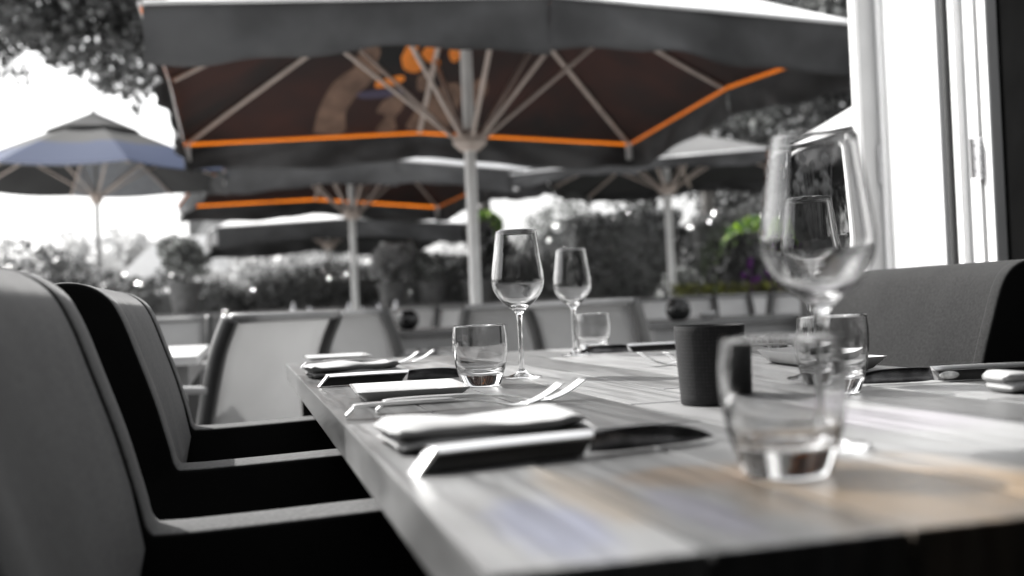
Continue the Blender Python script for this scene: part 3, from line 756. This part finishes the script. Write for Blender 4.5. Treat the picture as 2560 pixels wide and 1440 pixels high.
    if print_:   # loose cloth appliques sewn under the lining
        def patch(pts, m, name='print_patch', off=.016):
            bm = bmesh.new(); P = spline(pts + [pts[0]], 5)[:-1]; cx = sum(p[0] for p in P)/len(P); cy_ = sum(p[1] for p in P)/len(P)
            rings = []
            for f_ in (1, .66, .33): rings.append([bm.verts.new((cx+(px-cx)*f_, cy_+(py-cy_)*f_, surf(cx+(px-cx)*f_, cy_+(py-cy_)*f_, off))) for px, py in P])
            c0 = bm.verts.new((cx, cy_, surf(cx, cy_, off))); n = len(P)
            for a_, b_ in zip(rings, rings[1:]):
                for k in range(n): bm.faces.new((a_[k], a_[(k+1) % n], b_[(k+1) % n], b_[k]))
            for k in range(n): bm.faces.new((rings[-1][k], rings[-1][(k+1) % n], c0))
            link(name, bm, M[m], t, True)
        for pts, m in PRINTS: patch(pts, m)
    return t
# prints in parasol coordinates (x across, y away)
PRINTS = [([(-.86, 1.80), (-.83, 1.50), (-.74, 1.24), (-.60, 1.10), (-.50, 1.12), (-.47, 1.24), (-.54, 1.34), (-.62, 1.54), (-.62, 1.80)], 'tan'),
          ([(-.56, 1.16), (-.60, 1.02), (-.50, .88), (-.42, .92), (-.43, 1.06), (-.37, 1.12), (-.46, 1.22)], 'tan'),
          ([(-.34, 1.44), (-.25, 1.38), (-.16, 1.44), (-.18, 1.56), (-.22, 1.66), (-.20, 1.80), (-.36, 1.80), (-.30, 1.62), (-.38, 1.56)], 'tan'),
          ([(-.42, 1.22), (-.25, 1.18), (-.20, 1.22), (-.25, 1.27), (-.41, 1.29)], 'rust'),
          ([(-.56, 1.33), (-.36, 1.31), (-.16, 1.36), (-.32, 1.40), (-.52, 1.39)], 'violet'),
          ([(-.26, 1.00), (-.22, .86), (-.15, .82), (-.14, .92), (-.17, 1.02), (-.07, 1.10), (-.12, 1.17), (-.22, 1.12)], 'rust'),
          ([(-.12, .98), (-.05, .86), (.03, .90), (.02, 1.02), (.05, 1.10), (-.04, 1.08)], 'rust'),
          ([(.10, .88), (.18, .84), (.20, .96), (.15, 1.06), (.10, 1.00)], 'rust'),
          ([(-.10, 1.22), (-.02, 1.16), (.03, 1.26), (-.02, 1.38), (-.09, 1.34)], 'tan'),
          ([(-.08, 1.62), (.02, 1.42), (.10, 1.30), (.22, 1.26), (.27, 1.42), (.24, 1.62), (.20, 1.80), (-.10, 1.80)], 'tan'),
          ([(.33, 1.22), (.41, 1.16), (.46, 1.32), (.40, 1.48), (.35, 1.40)], 'tan')]
parasol('big square parasol with orange binding and brown lining over the nearest terrace tables', -.235, 6.72, YAW+R(.2), a=1.84, ze=2.23, val=.25, lean=.0, print_=True)
parasol('second square parasol behind the big one, its pole left of the sharp glasses', -1.75, 11.6, YAW+R(10), a=1.65, hub=1.95, val=.23, under='under')
parasol('third square parasol, far behind, seen low between the pole and the shrubs', -2.9, 16.6, YAW+R(4), ze=2.10, trim=None, under='under_dark')
parasol('charcoal parasol with a thin pole in front of the tall hedge on the right', 1.75, 11.3, R(-21), a=1.30, ze=2.20, rise=.50, mid=.02, val=.12, hub=2.05, trim=None, tops='canopy_grey', under='under_dark', pr=.04, lean=-.6)
parasol('pale topped parasol partly hidden behind the white folding door', 4.45, 9.4, YAW+R(2), a=1.5, ze=2.2, trim=None, under='under_dark')

# ------------------------------------------------------------------ round parasol at the left, with blue hem
def blue_mat():
    m = mat('striped_grey_and_blue_canopy', (.3, .3, .3), .85, trans=.25)
    n, l = m.node_tree.nodes, m.node_tree.links
    tc = n.new('ShaderNodeTexCoord'); sx = n.new('ShaderNodeSeparateXYZ'); l.new(tc.outputs['Object'], sx.inputs[0])
    nz = n.new('ShaderNodeTexNoise'); nz.inputs['Scale'].default_value = 1.6; l.new(tc.outputs['Object'], nz.inputs[0])
    ma = n.new('ShaderNodeMath'); ma.operation = 'MULTIPLY_ADD'; ma.inputs[1].default_value = .18; l.new(nz.outputs[0], ma.inputs[0]); l.new(sx.outputs['Z'], ma.inputs[2])
    rp = n.new('ShaderNodeValToRGB'); rp.color_ramp.interpolation = 'CONSTANT'
    rp.color_ramp.elements[0].color = (.015, .032, .09, 1); rp.color_ramp.elements[1].color = (.045, .045, .045, 1)
    mr = n.new('ShaderNodeMapRange'); mr.inputs['From Min'].default_value = 2.0; mr.inputs['From Max'].default_value = 3.0
    l.new(ma.outputs[0], mr.inputs[0]); l.new(mr.outputs[0], rp.inputs[0]); rp.color_ramp.elements[1].position = .47
    l.new(rp.outputs[0], n['Principled BSDF'].inputs['Base Color'])
    for q in n:
        if q.type == 'BSDF_TRANSLUCENT': l.new(rp.outputs[0], q.inputs[0])
    return m
M['blue'] = blue_mat()
M['lining_lit'] = mat('lit_parasol_lining', (.32, .33, .34), .85, var=.1, trans=.5)  # light shining through the far panels put into a lighter lining colour
rp_ = thing('round_parasol', 'eight sided parasol with a blue hem on a thin pole at the left', 'parasol', (-3.70, 9.35, 0), R(10))
a_, ze_, ap_ = 1.27, 2.15, 2.72
for k in range(8):
    t0, t1 = R(22.5+45*k), R(22.5+45*(k+1))
    def prow(r): 
        z = ze_ + (ap_-ze_)*(1-r)**.92
        return [(r*a_*(math.cos(t0)*(1-j/6)+math.cos(t1)*j/6), r*a_*(math.sin(t0)*(1-j/6)+math.sin(t1)*j/6), z-.03*math.sin(math.pi*j/6)*r) for j in range(7)]
    for nm, mm, off in (('canopy_panel', 'blue', 0), ('lining_panel', 'lining_lit' if k in (1, 5) else 'under_dark', .01)):
        bm = bmesh.new(); g = [[bm.verts.new((p[0], p[1], p[2]-off)) for p in prow(i/6)] for i in range(7)]
        for i in range(6):
            for j in range(6): bm.faces.new((g[i][j], g[i+1][j], g[i+1][j+1], g[i][j+1]))
        bmesh.ops.remove_doubles(bm, verts=bm.verts, dist=1e-5); link(nm, bm, M[mm], rp_, True)
    bm = bmesh.new(); e0 = Vector((a_*math.cos(t0), a_*math.sin(t0), ze_-.02)); tube(bm, [(0, 0, ap_-.06), e0*.5+Vector((0, 0, (ap_)*.5-.02)), e0], .009, 6); link('rib', bm, M['rib'], rp_, True)
    bm = bmesh.new(); tube(bm, [(0, 0, 1.98), (e0.x*.5, e0.y*.5, ze_+.2)], .008, 6); link('strut', bm, M['rib'], rp_, True)
    # vent cap on top
    bm = bmesh.new(); c0 = bm.verts.new((0, 0, ap_+.045)); q = [bm.verts.new((.42*math.cos(t), .42*math.sin(t), ap_-.150)) for t in (t0, (t0+t1)/2, t1)]
    for v, s_ in zip(q, (1, .93, 1)): v.co.x *= s_; v.co.y *= s_
    bm.faces.new((c0, q[0], q[1])); bm.faces.new((c0, q[1], q[2])); bmesh.ops.solidify(bm, geom=bm.faces[:], thickness=.006); link('vent_cap', bm, M['canopy_grey'], rp_)
bm = bmesh.new(); tube(bm, [(0, 0, .04), (0, 0, ap_+.06)], .019, 14); link('pole', bm, M['pole_dark'], rp_, 'auto')
bm = bmesh.new(); lathe(bm, [(0, 0), (.04, 0), (.055, .04), (.055, .08), (0, .1)], 16); link('hub', bm, M['rib'], rp_, 'auto', (0, 0, 1.93))
bm = bmesh.new(); lathe(bm, [(0, 0), (.28, 0), (.28, .05), (.05, .08), (.04, .3), (0, .3)], 24); link('base', bm, M['pole'], rp_, 'auto', (0, 0, .001))

# ------------------------------------------------------------------ vegetation
def leaf_mesh(name, pts, size, mats, parent=None, jitter=.35, nrm=None, asp=.55, mesh_only=False):
    """one rhombic, slightly folded leaf (two triangles) at every point"""
    n = len(pts); pts = np.asarray(pts, float)
    d = rng.normal(size=(n, 3)); d /= np.linalg.norm(d, axis=1)[:, None]
    e = rng.normal(size=(n, 3))
    if nrm is not None: e = e*.6 + np.cross(d, nrm)
    e -= (e*d).sum(1)[:, None]*d; e /= np.linalg.norm(e, axis=1)[:, None]
    s = size*(1+jitter*rng.uniform(-1, 1, n))[:, None]
    f = np.cross(d, e)
    a = pts - d*s; b = pts + e*s*asp + f*s*.12; c = pts + d*s; g = pts - e*s*asp + f*s*.12
    co = np.stack([a, b, c, g], 1).reshape(-1, 3)
    me = bpy.data.meshes.new(name)
    me.vertices.add(4*n); me.vertices.foreach_set('co', co.ravel())
    me.loops.add(6*n); idx = np.arange(n)[:, None]*4 + np.array([0, 1, 2, 0, 2, 3]); me.loops.foreach_set('vertex_index', idx.ravel())
    me.polygons.add(2*n); me.polygons.foreach_set('loop_start', np.arange(2*n)*3)
    if not isinstance(mats, (list, tuple)): mats = [mats]
    for m in mats: me.materials.append(m)
    me.update(calc_edges=True)
    if mesh_only: return me
    o = bpy.data.objects.new(name, me); C.objects.link(o)
    if parent: o.parent = parent
    return o
def blob_pts(c, r, n, shell=.55):
    """points in an ellipsoid, mostly towards its surface"""
    d = rng.normal(size=(n, 3)); d /= np.linalg.norm(d, axis=1)[:, None]
    k = shell + (1-shell)*rng.uniform(0, 1, n)**.7
    return np.array(c) + d*k[:, None]*np.array(r)
def lumpy(c, r, n, lumps=9, seed=0, shell=.5):
    g = np.random.default_rng(seed); out = []
    for i in range(lumps):
        d = g.normal(size=3); d /= np.linalg.norm(d); lc = np.array(c) + d*np.array(r)*g.uniform(.35, .78); lr = np.array(r)*g.uniform(.30, .52)
        out.append(blob_pts(lc, lr, n//lumps, shell))
    return np.concatenate(out)
def core(bm, c, r, seed=0, k=.62):
    m4 = Matrix.Translation(c) @ Matrix.Diagonal((r[0]*k, r[1]*k, r[2]*k, 1)); g = random.Random(seed)
    res = bmesh.ops.create_icosphere(bm, subdivisions=3, radius=1, matrix=m4)
    for v in res['verts']: v.co += (v.co-Vector(c))*g.uniform(-.18, .18)
def limbs(par, base, top, r0, n, spread, seed, name='trunk'):
    g = random.Random(seed); bm = bmesh.new(); b = Vector(base); t = Vector(top)
    tube(bm, [b, b.lerp(t, .35)+Vector((g.uniform(-.1, .1), g.uniform(-.1, .1), 0)), t], [r0, r0*.75, r0*.4], 10)
    link(name, bm, M['bark'], par, True)
    for i in range(n):
        s = b.lerp(t, .5+.5*i/n); e = s+Vector((g.uniform(-1, 1)*spread, g.uniform(-1, 1)*spread, g.uniform(.2, 1)*spread*.6))
        bm = bmesh.new(); m = s.lerp(e, .5)+Vector((0, 0, spread*.12)); tube(bm, [s, m, e], [r0*.4, r0*.25, r0*.08], 8); link('limb', bm, M['bark'], par, True)
def tree(label, x, y, h, trunk_h, r, n, size, m, seed, group=None, r0=.16, name='tree'):
    t = thing(name, label, 'tree', (x, y, 0), 0, group)
    limbs(t, (0, 0, -.02), (0, 0, trunk_h+.5*(h-trunk_h)), r0, 6, min(r)*.7, seed)
    c = (0, 0, trunk_h+(h-trunk_h)/2)
    leaf_mesh('crown', lumpy(c, (r[0], r[1], (h-trunk_h)/2), n, 14, seed), size, M[m], t)
    return t
def hedge(label, x0, x1, y0, y1, z1, n, size, m='leaf_dark', name='hedge', group=None, cat='hedge', wob=.06):
    t = thing(name, label, cat, ((x0+x1)/2, (y0+y1)/2, 0), 0, group)
    hx, hy = (x1-x0)/2, (y1-y0)/2
    u = rng.uniform(-1, 1, (n, 3)); ax = rng.choice([0, 1, 2, 2, 1], n)
    P = np.stack([u[:, 0]*hx, u[:, 1]*hy, (u[:, 2]+1)/2*z1], 1)
    k = ax == 1; P[k, 1] = -hy + rng.exponential(.05, k.sum())
    k = ax == 0; P[k, 0] = np.sign(u[k, 0])*hx
    k = ax == 2; P[k, 2] = z1 - rng.exponential(.05, k.sum())
    P += np.stack([np.zeros(n), np.sin(P[:, 0]*5)*wob, np.sin(P[:, 0]*3.3+1)*wob+np.sin(P[:, 0]*9)*wob*.5], 1) + rng.normal(size=(n, 3))*.02
    leaf_mesh('foliage', P, size, M[m], t)
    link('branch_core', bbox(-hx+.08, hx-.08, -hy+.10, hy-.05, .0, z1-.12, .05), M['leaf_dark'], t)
    return t
def pot_bm(r, h):
    bm = bmesh.new(); lathe(bm, [(0, 0), (r*.68, 0), (r*.72, .02), (r*.95, h*.86), (r*1.05, h*.87), (r*1.06, h), (r*.96, h), (r*.9, h*.9), (0, h*.9)], 28); return bm
def potted(label, x, y, pr_, ph_, br, n, m, seed, size=.035, stand=0, stem=0):
    t = thing('potted_shrub', label, 'potted plant', (x, y, 0), 0, 'potted shrubs along the terrace edge')
    link('pot', pot_bm(pr_, ph_), M['terracotta'], t, 'auto', (0, 0, stand+.001))
    z0 = stand+ph_
    bm = bmesh.new(); tube(bm, [(0, 0, z0-.08), (.02, .01, z0+stem+br[2])], [.022, .012], 8); link('stem', bm, M['bark'], t, True)
    leaf_mesh('foliage', lumpy((0, 0, z0+stem+br[2]*.9), br, n, 10, seed, .3), size, M[m], t)
    return t

gwl = thing('garden_wall', 'low dark garden wall carrying the row of potted shrubs', 'wall', (-1.9, 12.5, 0))
for i in range(8):
    x0 = -2.7+i*.62
    for j in range(3): link('block', bbox(x0+.003+(j % 2)*.12, x0+.617+(j % 2)*.12, -.2+rng.uniform(-.006, .006), .2, .001+j*.285, .283+j*.285, .006), M['terracotta'], gwl)
link('coping', bbox(-2.75, 2.45, -.24, .24, .857, .915, .008), M['plaster'], gwl)
potted('tall bushy shrub in a tapering pot between the two left poles', -3.93, 12.5, .19, .38, (.44, .38, .36), 2200, 'leaf', 3, .040, .915)
potted('low round shrub in a grey bowl pot near the second parasol pole', -1.42, 12.5, .20, .27, (.38, .34, .30), 1500, 'leaf_light', 4, .036, .915)
potted('shrub in a round pot directly left of the big parasol pole', -.96, 12.5, .18, .27, (.30, .3, .30), 1300, 'leaf', 5, .036, .915)
potted('dark shrub in a pot right behind the big parasol pole', -.42, 12.5, .20, .27, (.40, .34, .36), 1600, 'leaf_dark', 6, .04, .915)
hedge('low clipped hedge with a sunlit flat top behind the potted shrubs', -3.4, -1.5, 13.4, 14.1, 1.42, 5200, .034)
hedge('low dark hedge behind the upholstered chairs at the left', -6.0, -3.45, 13.4, 14.2, 1.33, 5200, .036, wob=.09)
hedge('hedge section behind the pots and the big parasol pole', -1.4, .75, 13.6, 14.4, 1.55, 5200, .036, wob=.10)
hedge('tall clipped hedge block behind the farthest wine glasses', .8, 2.35, 14.2, 15.2, 2.05, 6500, .036, wob=.05)
hedge('darker tall hedge block behind the thin pole at the right', 2.38, 4.2, 13.6, 14.8, 2.0, 6000, .036, 'leaf_dark', wob=.12)
# dome shaped shrub and the coloured planting at the right
def dome(label, x, y, r, n, m, seed, size=.034, name='shrub', z0=0.):
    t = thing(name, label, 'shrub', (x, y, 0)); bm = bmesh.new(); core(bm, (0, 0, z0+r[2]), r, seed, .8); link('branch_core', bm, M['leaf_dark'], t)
    leaf_mesh('foliage', blob_pts((0, 0, z0+r[2]), r, n, .86), size, M[m], t); return t
dome('dark dome shaped shrub left of the big blurred wine glass', 2.72, 11.9, (.52, .5, .80), 3200, 'leaf_dark', 1)
dome('bright green leafy shrub behind the dark dome shaped shrub', 3.05, 13.1, (.50, .4, .93), 2600, 'leaf_green', 2, .04)
dome('lit leafy shrub beside the thin pole of the charcoal parasol', 2.05, 12.6, (.36, .3, .62), 1500, 'leaf', 3, .04)
dome('small green climber behind the big parasol pole', -.30, 13.2, (.22, .12, .17), 500, 'leaf_green', 7, .035, z0=1.72)
bm = bmesh.new(); tube(bm, [(0, 0, 0), (.02, 0, 1.0), (0, 0, 1.9)], .018, 8); link('stem', bm, M['bark'], C.objects[-1].parent if False else bpy.data.objects[[o.name for o in C.objects if o.get('label', '').startswith('small green climber')][0]], True)
fl = thing('flower_bed', 'flower bed with yellow green leaves and violet blooms behind the pale chairs', 'flower bed', (2.6, 10.9, 0))
leaf_mesh('foliage', rng.uniform((-.9, -.2, .65), (.75, .25, 1.0), (1500, 3)), .035, M['leaf_yellow'], fl)
link('planter_trough', bbox(-.95, .8, -.28, .3, .001, .68, .02), M['terracotta'], fl)
for i in range(16):
    x, y, z = rng.uniform(-.2, .72), rng.uniform(-.25, .1), rng.uniform(.98, 1.25)
    bm = bmesh.new()
    for k in range(6):
        a = k*math.pi/3; m4 = Matrix.Translation((x+.018*math.cos(a), y, z+.018*math.sin(a))) @ Matrix.Rotation(a, 4, 'Y') @ Matrix.Diagonal((.018, .006, .013, 1)); bmesh.ops.create_icosphere(bm, subdivisions=1, radius=1, matrix=m4)
    tube(bm, [(x, y, .8), (x, y, z)], .003, 5); link('bloom', bm, M['petal'], fl, True)

# tall planter with pale globe flowers, seen through the near wine glass
pf = thing('tall_planter', 'tall planter of pale globe flowers seen through the big wine glass', 'planter', (1.60, 5.3, 0))
link('planter_box', bbox(-.11, .11, -.11, .11, .001, 1.10, .01), M['terracotta'], pf)
for i in range(22):
    x, y = rng.uniform(-.16, .10), rng.uniform(-.08, .08); z = rng.uniform(1.38, 1.58); bx, by = x*.35, y*.4
    bm = bmesh.new(); tube(bm, [(bx, by, 1.09), ((bx+x)/2, (by+y)/2, 1.3), (x, y, z)], .0022, 5); st = link('stem', bm, M['leaf_light'], pf, True)
    bm = bmesh.new(); bmesh.ops.create_icosphere(bm, subdivisions=2, radius=.021, matrix=Matrix.Translation((x, y, z)))
    for j, v in enumerate(bm.verts): v.co += (v.co-Vector((x, y, z)))*rng.uniform(-.35, .35)
    link('flower_head', bm, M['petal_pale'], st)

# left bushes, far pale trees
def bush(label, x, y, r, n, m, seed, size=.05, core_=True):
    t = thing('bush', label, 'bush', (x, y, 0), 0, 'bushes at the edge of the garden')
    if core_:
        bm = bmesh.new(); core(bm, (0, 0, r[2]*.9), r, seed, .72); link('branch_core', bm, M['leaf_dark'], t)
    leaf_mesh('foliage', np.concatenate([lumpy((0, 0, r[2]*.95), r, n, 12, seed, .5), blob_pts((0, 0, r[2]), r, n//2, .8)]), size, M[m], t); return t
bush('big dark bush rising behind the nearest chair at the left edge', -7.1, 14.6, (1.5, 1.0, 1.05), 5200, 'leaf_dark', 21)
bush('lower dark bush sloping down towards the thin parasol pole', -5.75, 14.6, (.95, .8, .80), 3600, 'leaf_dark', 22)
bush('sunlit bush overhanging the left edge of the photo', -6.6, 13.3, (.7, .6, .98), 1600, 'leaf_light', 23, .045, False)
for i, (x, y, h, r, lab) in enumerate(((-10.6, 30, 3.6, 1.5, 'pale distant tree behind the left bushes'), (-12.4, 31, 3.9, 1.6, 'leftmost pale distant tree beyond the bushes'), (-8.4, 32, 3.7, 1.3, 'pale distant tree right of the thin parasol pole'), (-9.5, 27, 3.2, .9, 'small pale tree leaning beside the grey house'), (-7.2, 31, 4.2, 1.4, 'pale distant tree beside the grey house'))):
    tree(lab, x, y, h, .8, (r, r), 2600, .10, 'leaf_haze', 40+i, 'pale trees in the distance')
# sunlit shrubs behind the low hedges, between the poles
for i, (x, y, r, m, lab) in enumerate(((-4.4, 20.4, (1.3, .7, 1.14), 'leaf_light', 'sunlit shrub behind the tall potted shrub'), (-2.6, 20.8, (1.3, .7, 1.12), 'leaf_light', 'sunlit shrub between the second and third poles'),
                                       (-.7, 20.8, (1.2, .8, 1.18), 'leaf_light', 'shrub behind the second parasol pole'), (1.1, 20.2, (1.2, .8, 1.45), 'leaf', 'shrub behind the tall sharp wine glass'), (-5.4, 17.8, (.9, .6, .88), 'leaf_light', 'low sunlit shrub in front of the white tent'))):
    bush(lab, x, y, r, 4200, m, 60+i, .05)
# tall trees: behind the right side, and overhead at the left and top
tree('tall leafy tree behind the tall hedge, sky showing through it', 2.9, 21, 7.8, 2.6, (2.6, 1.6), 9000, .085, 'leaf', 71, 'tall garden trees', .2)
tree('tall tree behind the pale topped parasol at the right', 7.2, 19, 8.4, 1.6, (3.2, 2.0), 16000, .08, 'leaf_dark', 72, 'tall garden trees', .24)
tree('slim tree showing above the right side of the big parasol', 3.3, 17.0, 7.2, 2.9, (1.9, 1.2), 7000, .075, 'leaf', 73, 'tall garden trees', .15)
tree('tall tree behind the second parasol', -.6, 24, 8.6, 3.4, (2.6, 1.8), 7500, .09, 'leaf', 74, 'tall garden trees', .2)
tree('dense tree between the hedge blocks and the right parasol', 4.9, 18.6, 5.3, .8, (1.9, 1.2), 13000, .06, 'leaf_dark', 75, 'tall garden trees', .14)
# overhanging tree at upper left: trunk outside the frame, boughs reaching in
tl = thing('overhanging_tree', 'large tree whose dark boughs hang into the top left of the photo', 'tree', (-8.2, 12.5, 0))
bm = bmesh.new(); tube(bm, [(0, 0, -.02), (.15, .1, 2.0), (.2, 0, 4.2), (.6, 0, 6.2)], [.34, .27, .22, .12], 14); link('trunk', bm, M['bark'], tl, True)
Lp = []
for (p, q, r0) in (((.2, 0, 4.0), (4.6, -.3, 5.4), .11), ((.2, 0, 3.8), (3.0, -1.0, 4.7), .09), ((.5, 0, 5.2), (5.6, .4, 6.3), .10), ((.2, 0, 4.2), (4.9, .6, 4.75), .08), ((.2, .0, 4.4), (2.4, 1.2, 5.4), .08)):
    p, q = Vector(p), Vector(q); m_ = p.lerp(q, .5)+Vector((0, 0, .45)); bm = bmesh.new(); tube(bm, [p, m_, q], [r0, r0*.6, r0*.15], 8); link('limb', bm, M['bark'], tl, True)
def curt(n, x0, x1, zlo, zhi, y0, y1):
    x = rng.uniform(x0, x1, n); y = rng.uniform(y0, y1, n); u = rng.uniform(0, 1, n)**.8
    z = zlo(x) + (zhi-zlo(x))*u
    return np.stack([x, y, z], 1)
lo_edge = lambda x: 4.12 - .22*np.clip(x-2.0, 0, 9)**1.4 + .14*np.sin(x*3.1) + .12*np.sin(x*8.3+1)
P1 = curt(75000, .6, 6.2, lo_edge, 6.6, -1.0, 1.2)
cl = rng.uniform((.6, -1.0, 3.3), (6.2, 1.2, 6.5), (190, 3)); keep = np.min(((P1[:, None, :]-cl[None])**2).sum(2), 1) < .37**2
leaf_mesh('crown', P1[keep], .058, M['leaf_dark'], tl)

# ------------------------------------------------------------------ far buildings
hs_ = thing('grey_house', 'plain grey house wall and tower far behind the left parasol pole', 'house', (-7.4, 26, 0))
link('wall', bbox(-.5, -.12+.0, -.4, .4, 0, 4.05, .01), M['plaster'], hs_)
link('wall', bbox(-.119, 4.2, -.3, 1.2, 0, 2.9, .01), M['plaster'], hs_)
bm = prism([(-.3, 2.91), (4.4, 2.91), (4.0, 3.5), (.1, 3.5)], -.45, 1.4); link('roof', bm, M['tile'], hs_)
tn = thing('white_tent', 'white sunlit canvas tent beyond the low hedge at the left', 'tent', (-7.0, 21.0, 0))
bm = bmesh.new(); b4 = [bm.verts.new(p) for p in ((-1.1, -.8, 1.3), (1.5, -.8, 1.3), (1.5, .8, 1.3), (-1.1, .8, 1.3))]; r2_ = [bm.verts.new(p) for p in ((-.1, 0, 2.5), (1.3, 0, 2.55))]
bm.faces.new((b4[0], b4[1], r2_[1], r2_[0])); bm.faces.new((b4[2], b4[3], r2_[0], r2_[1])); bm.faces.new((b4[3], b4[0], r2_[0])); bm.faces.new((b4[1], b4[2], r2_[1]))
bmesh.ops.recalc_face_normals(bm, faces=bm.faces); bmesh.ops.solidify(bm, geom=bm.faces[:], thickness=.02); link('roof', bm, M['tent'], tn)
for x in (-1.0, 1.4):
    for y in (-.72, .72):
        bm = bmesh.new(); tube(bm, [(x, y, 0), (x, y, 1.33)], .04, 8); link('pole', bm, M['pole'], tn)
link('side_wall', bbox(-1.02, 1.42, -.70, -.68, 0.02, 1.28, .003), M['tent'], tn)
bm = bmesh.new(); box(bm, -.45, .45, -.3, .3, 0, 9.6); o = link('wall', bm, M['plaster'], None)
o.name = 'tall_chimney'; o.location = (7.4, 24.5, 0); tag(o, 'tall grey chimney rising above the big parasol next to the door', 'chimney')
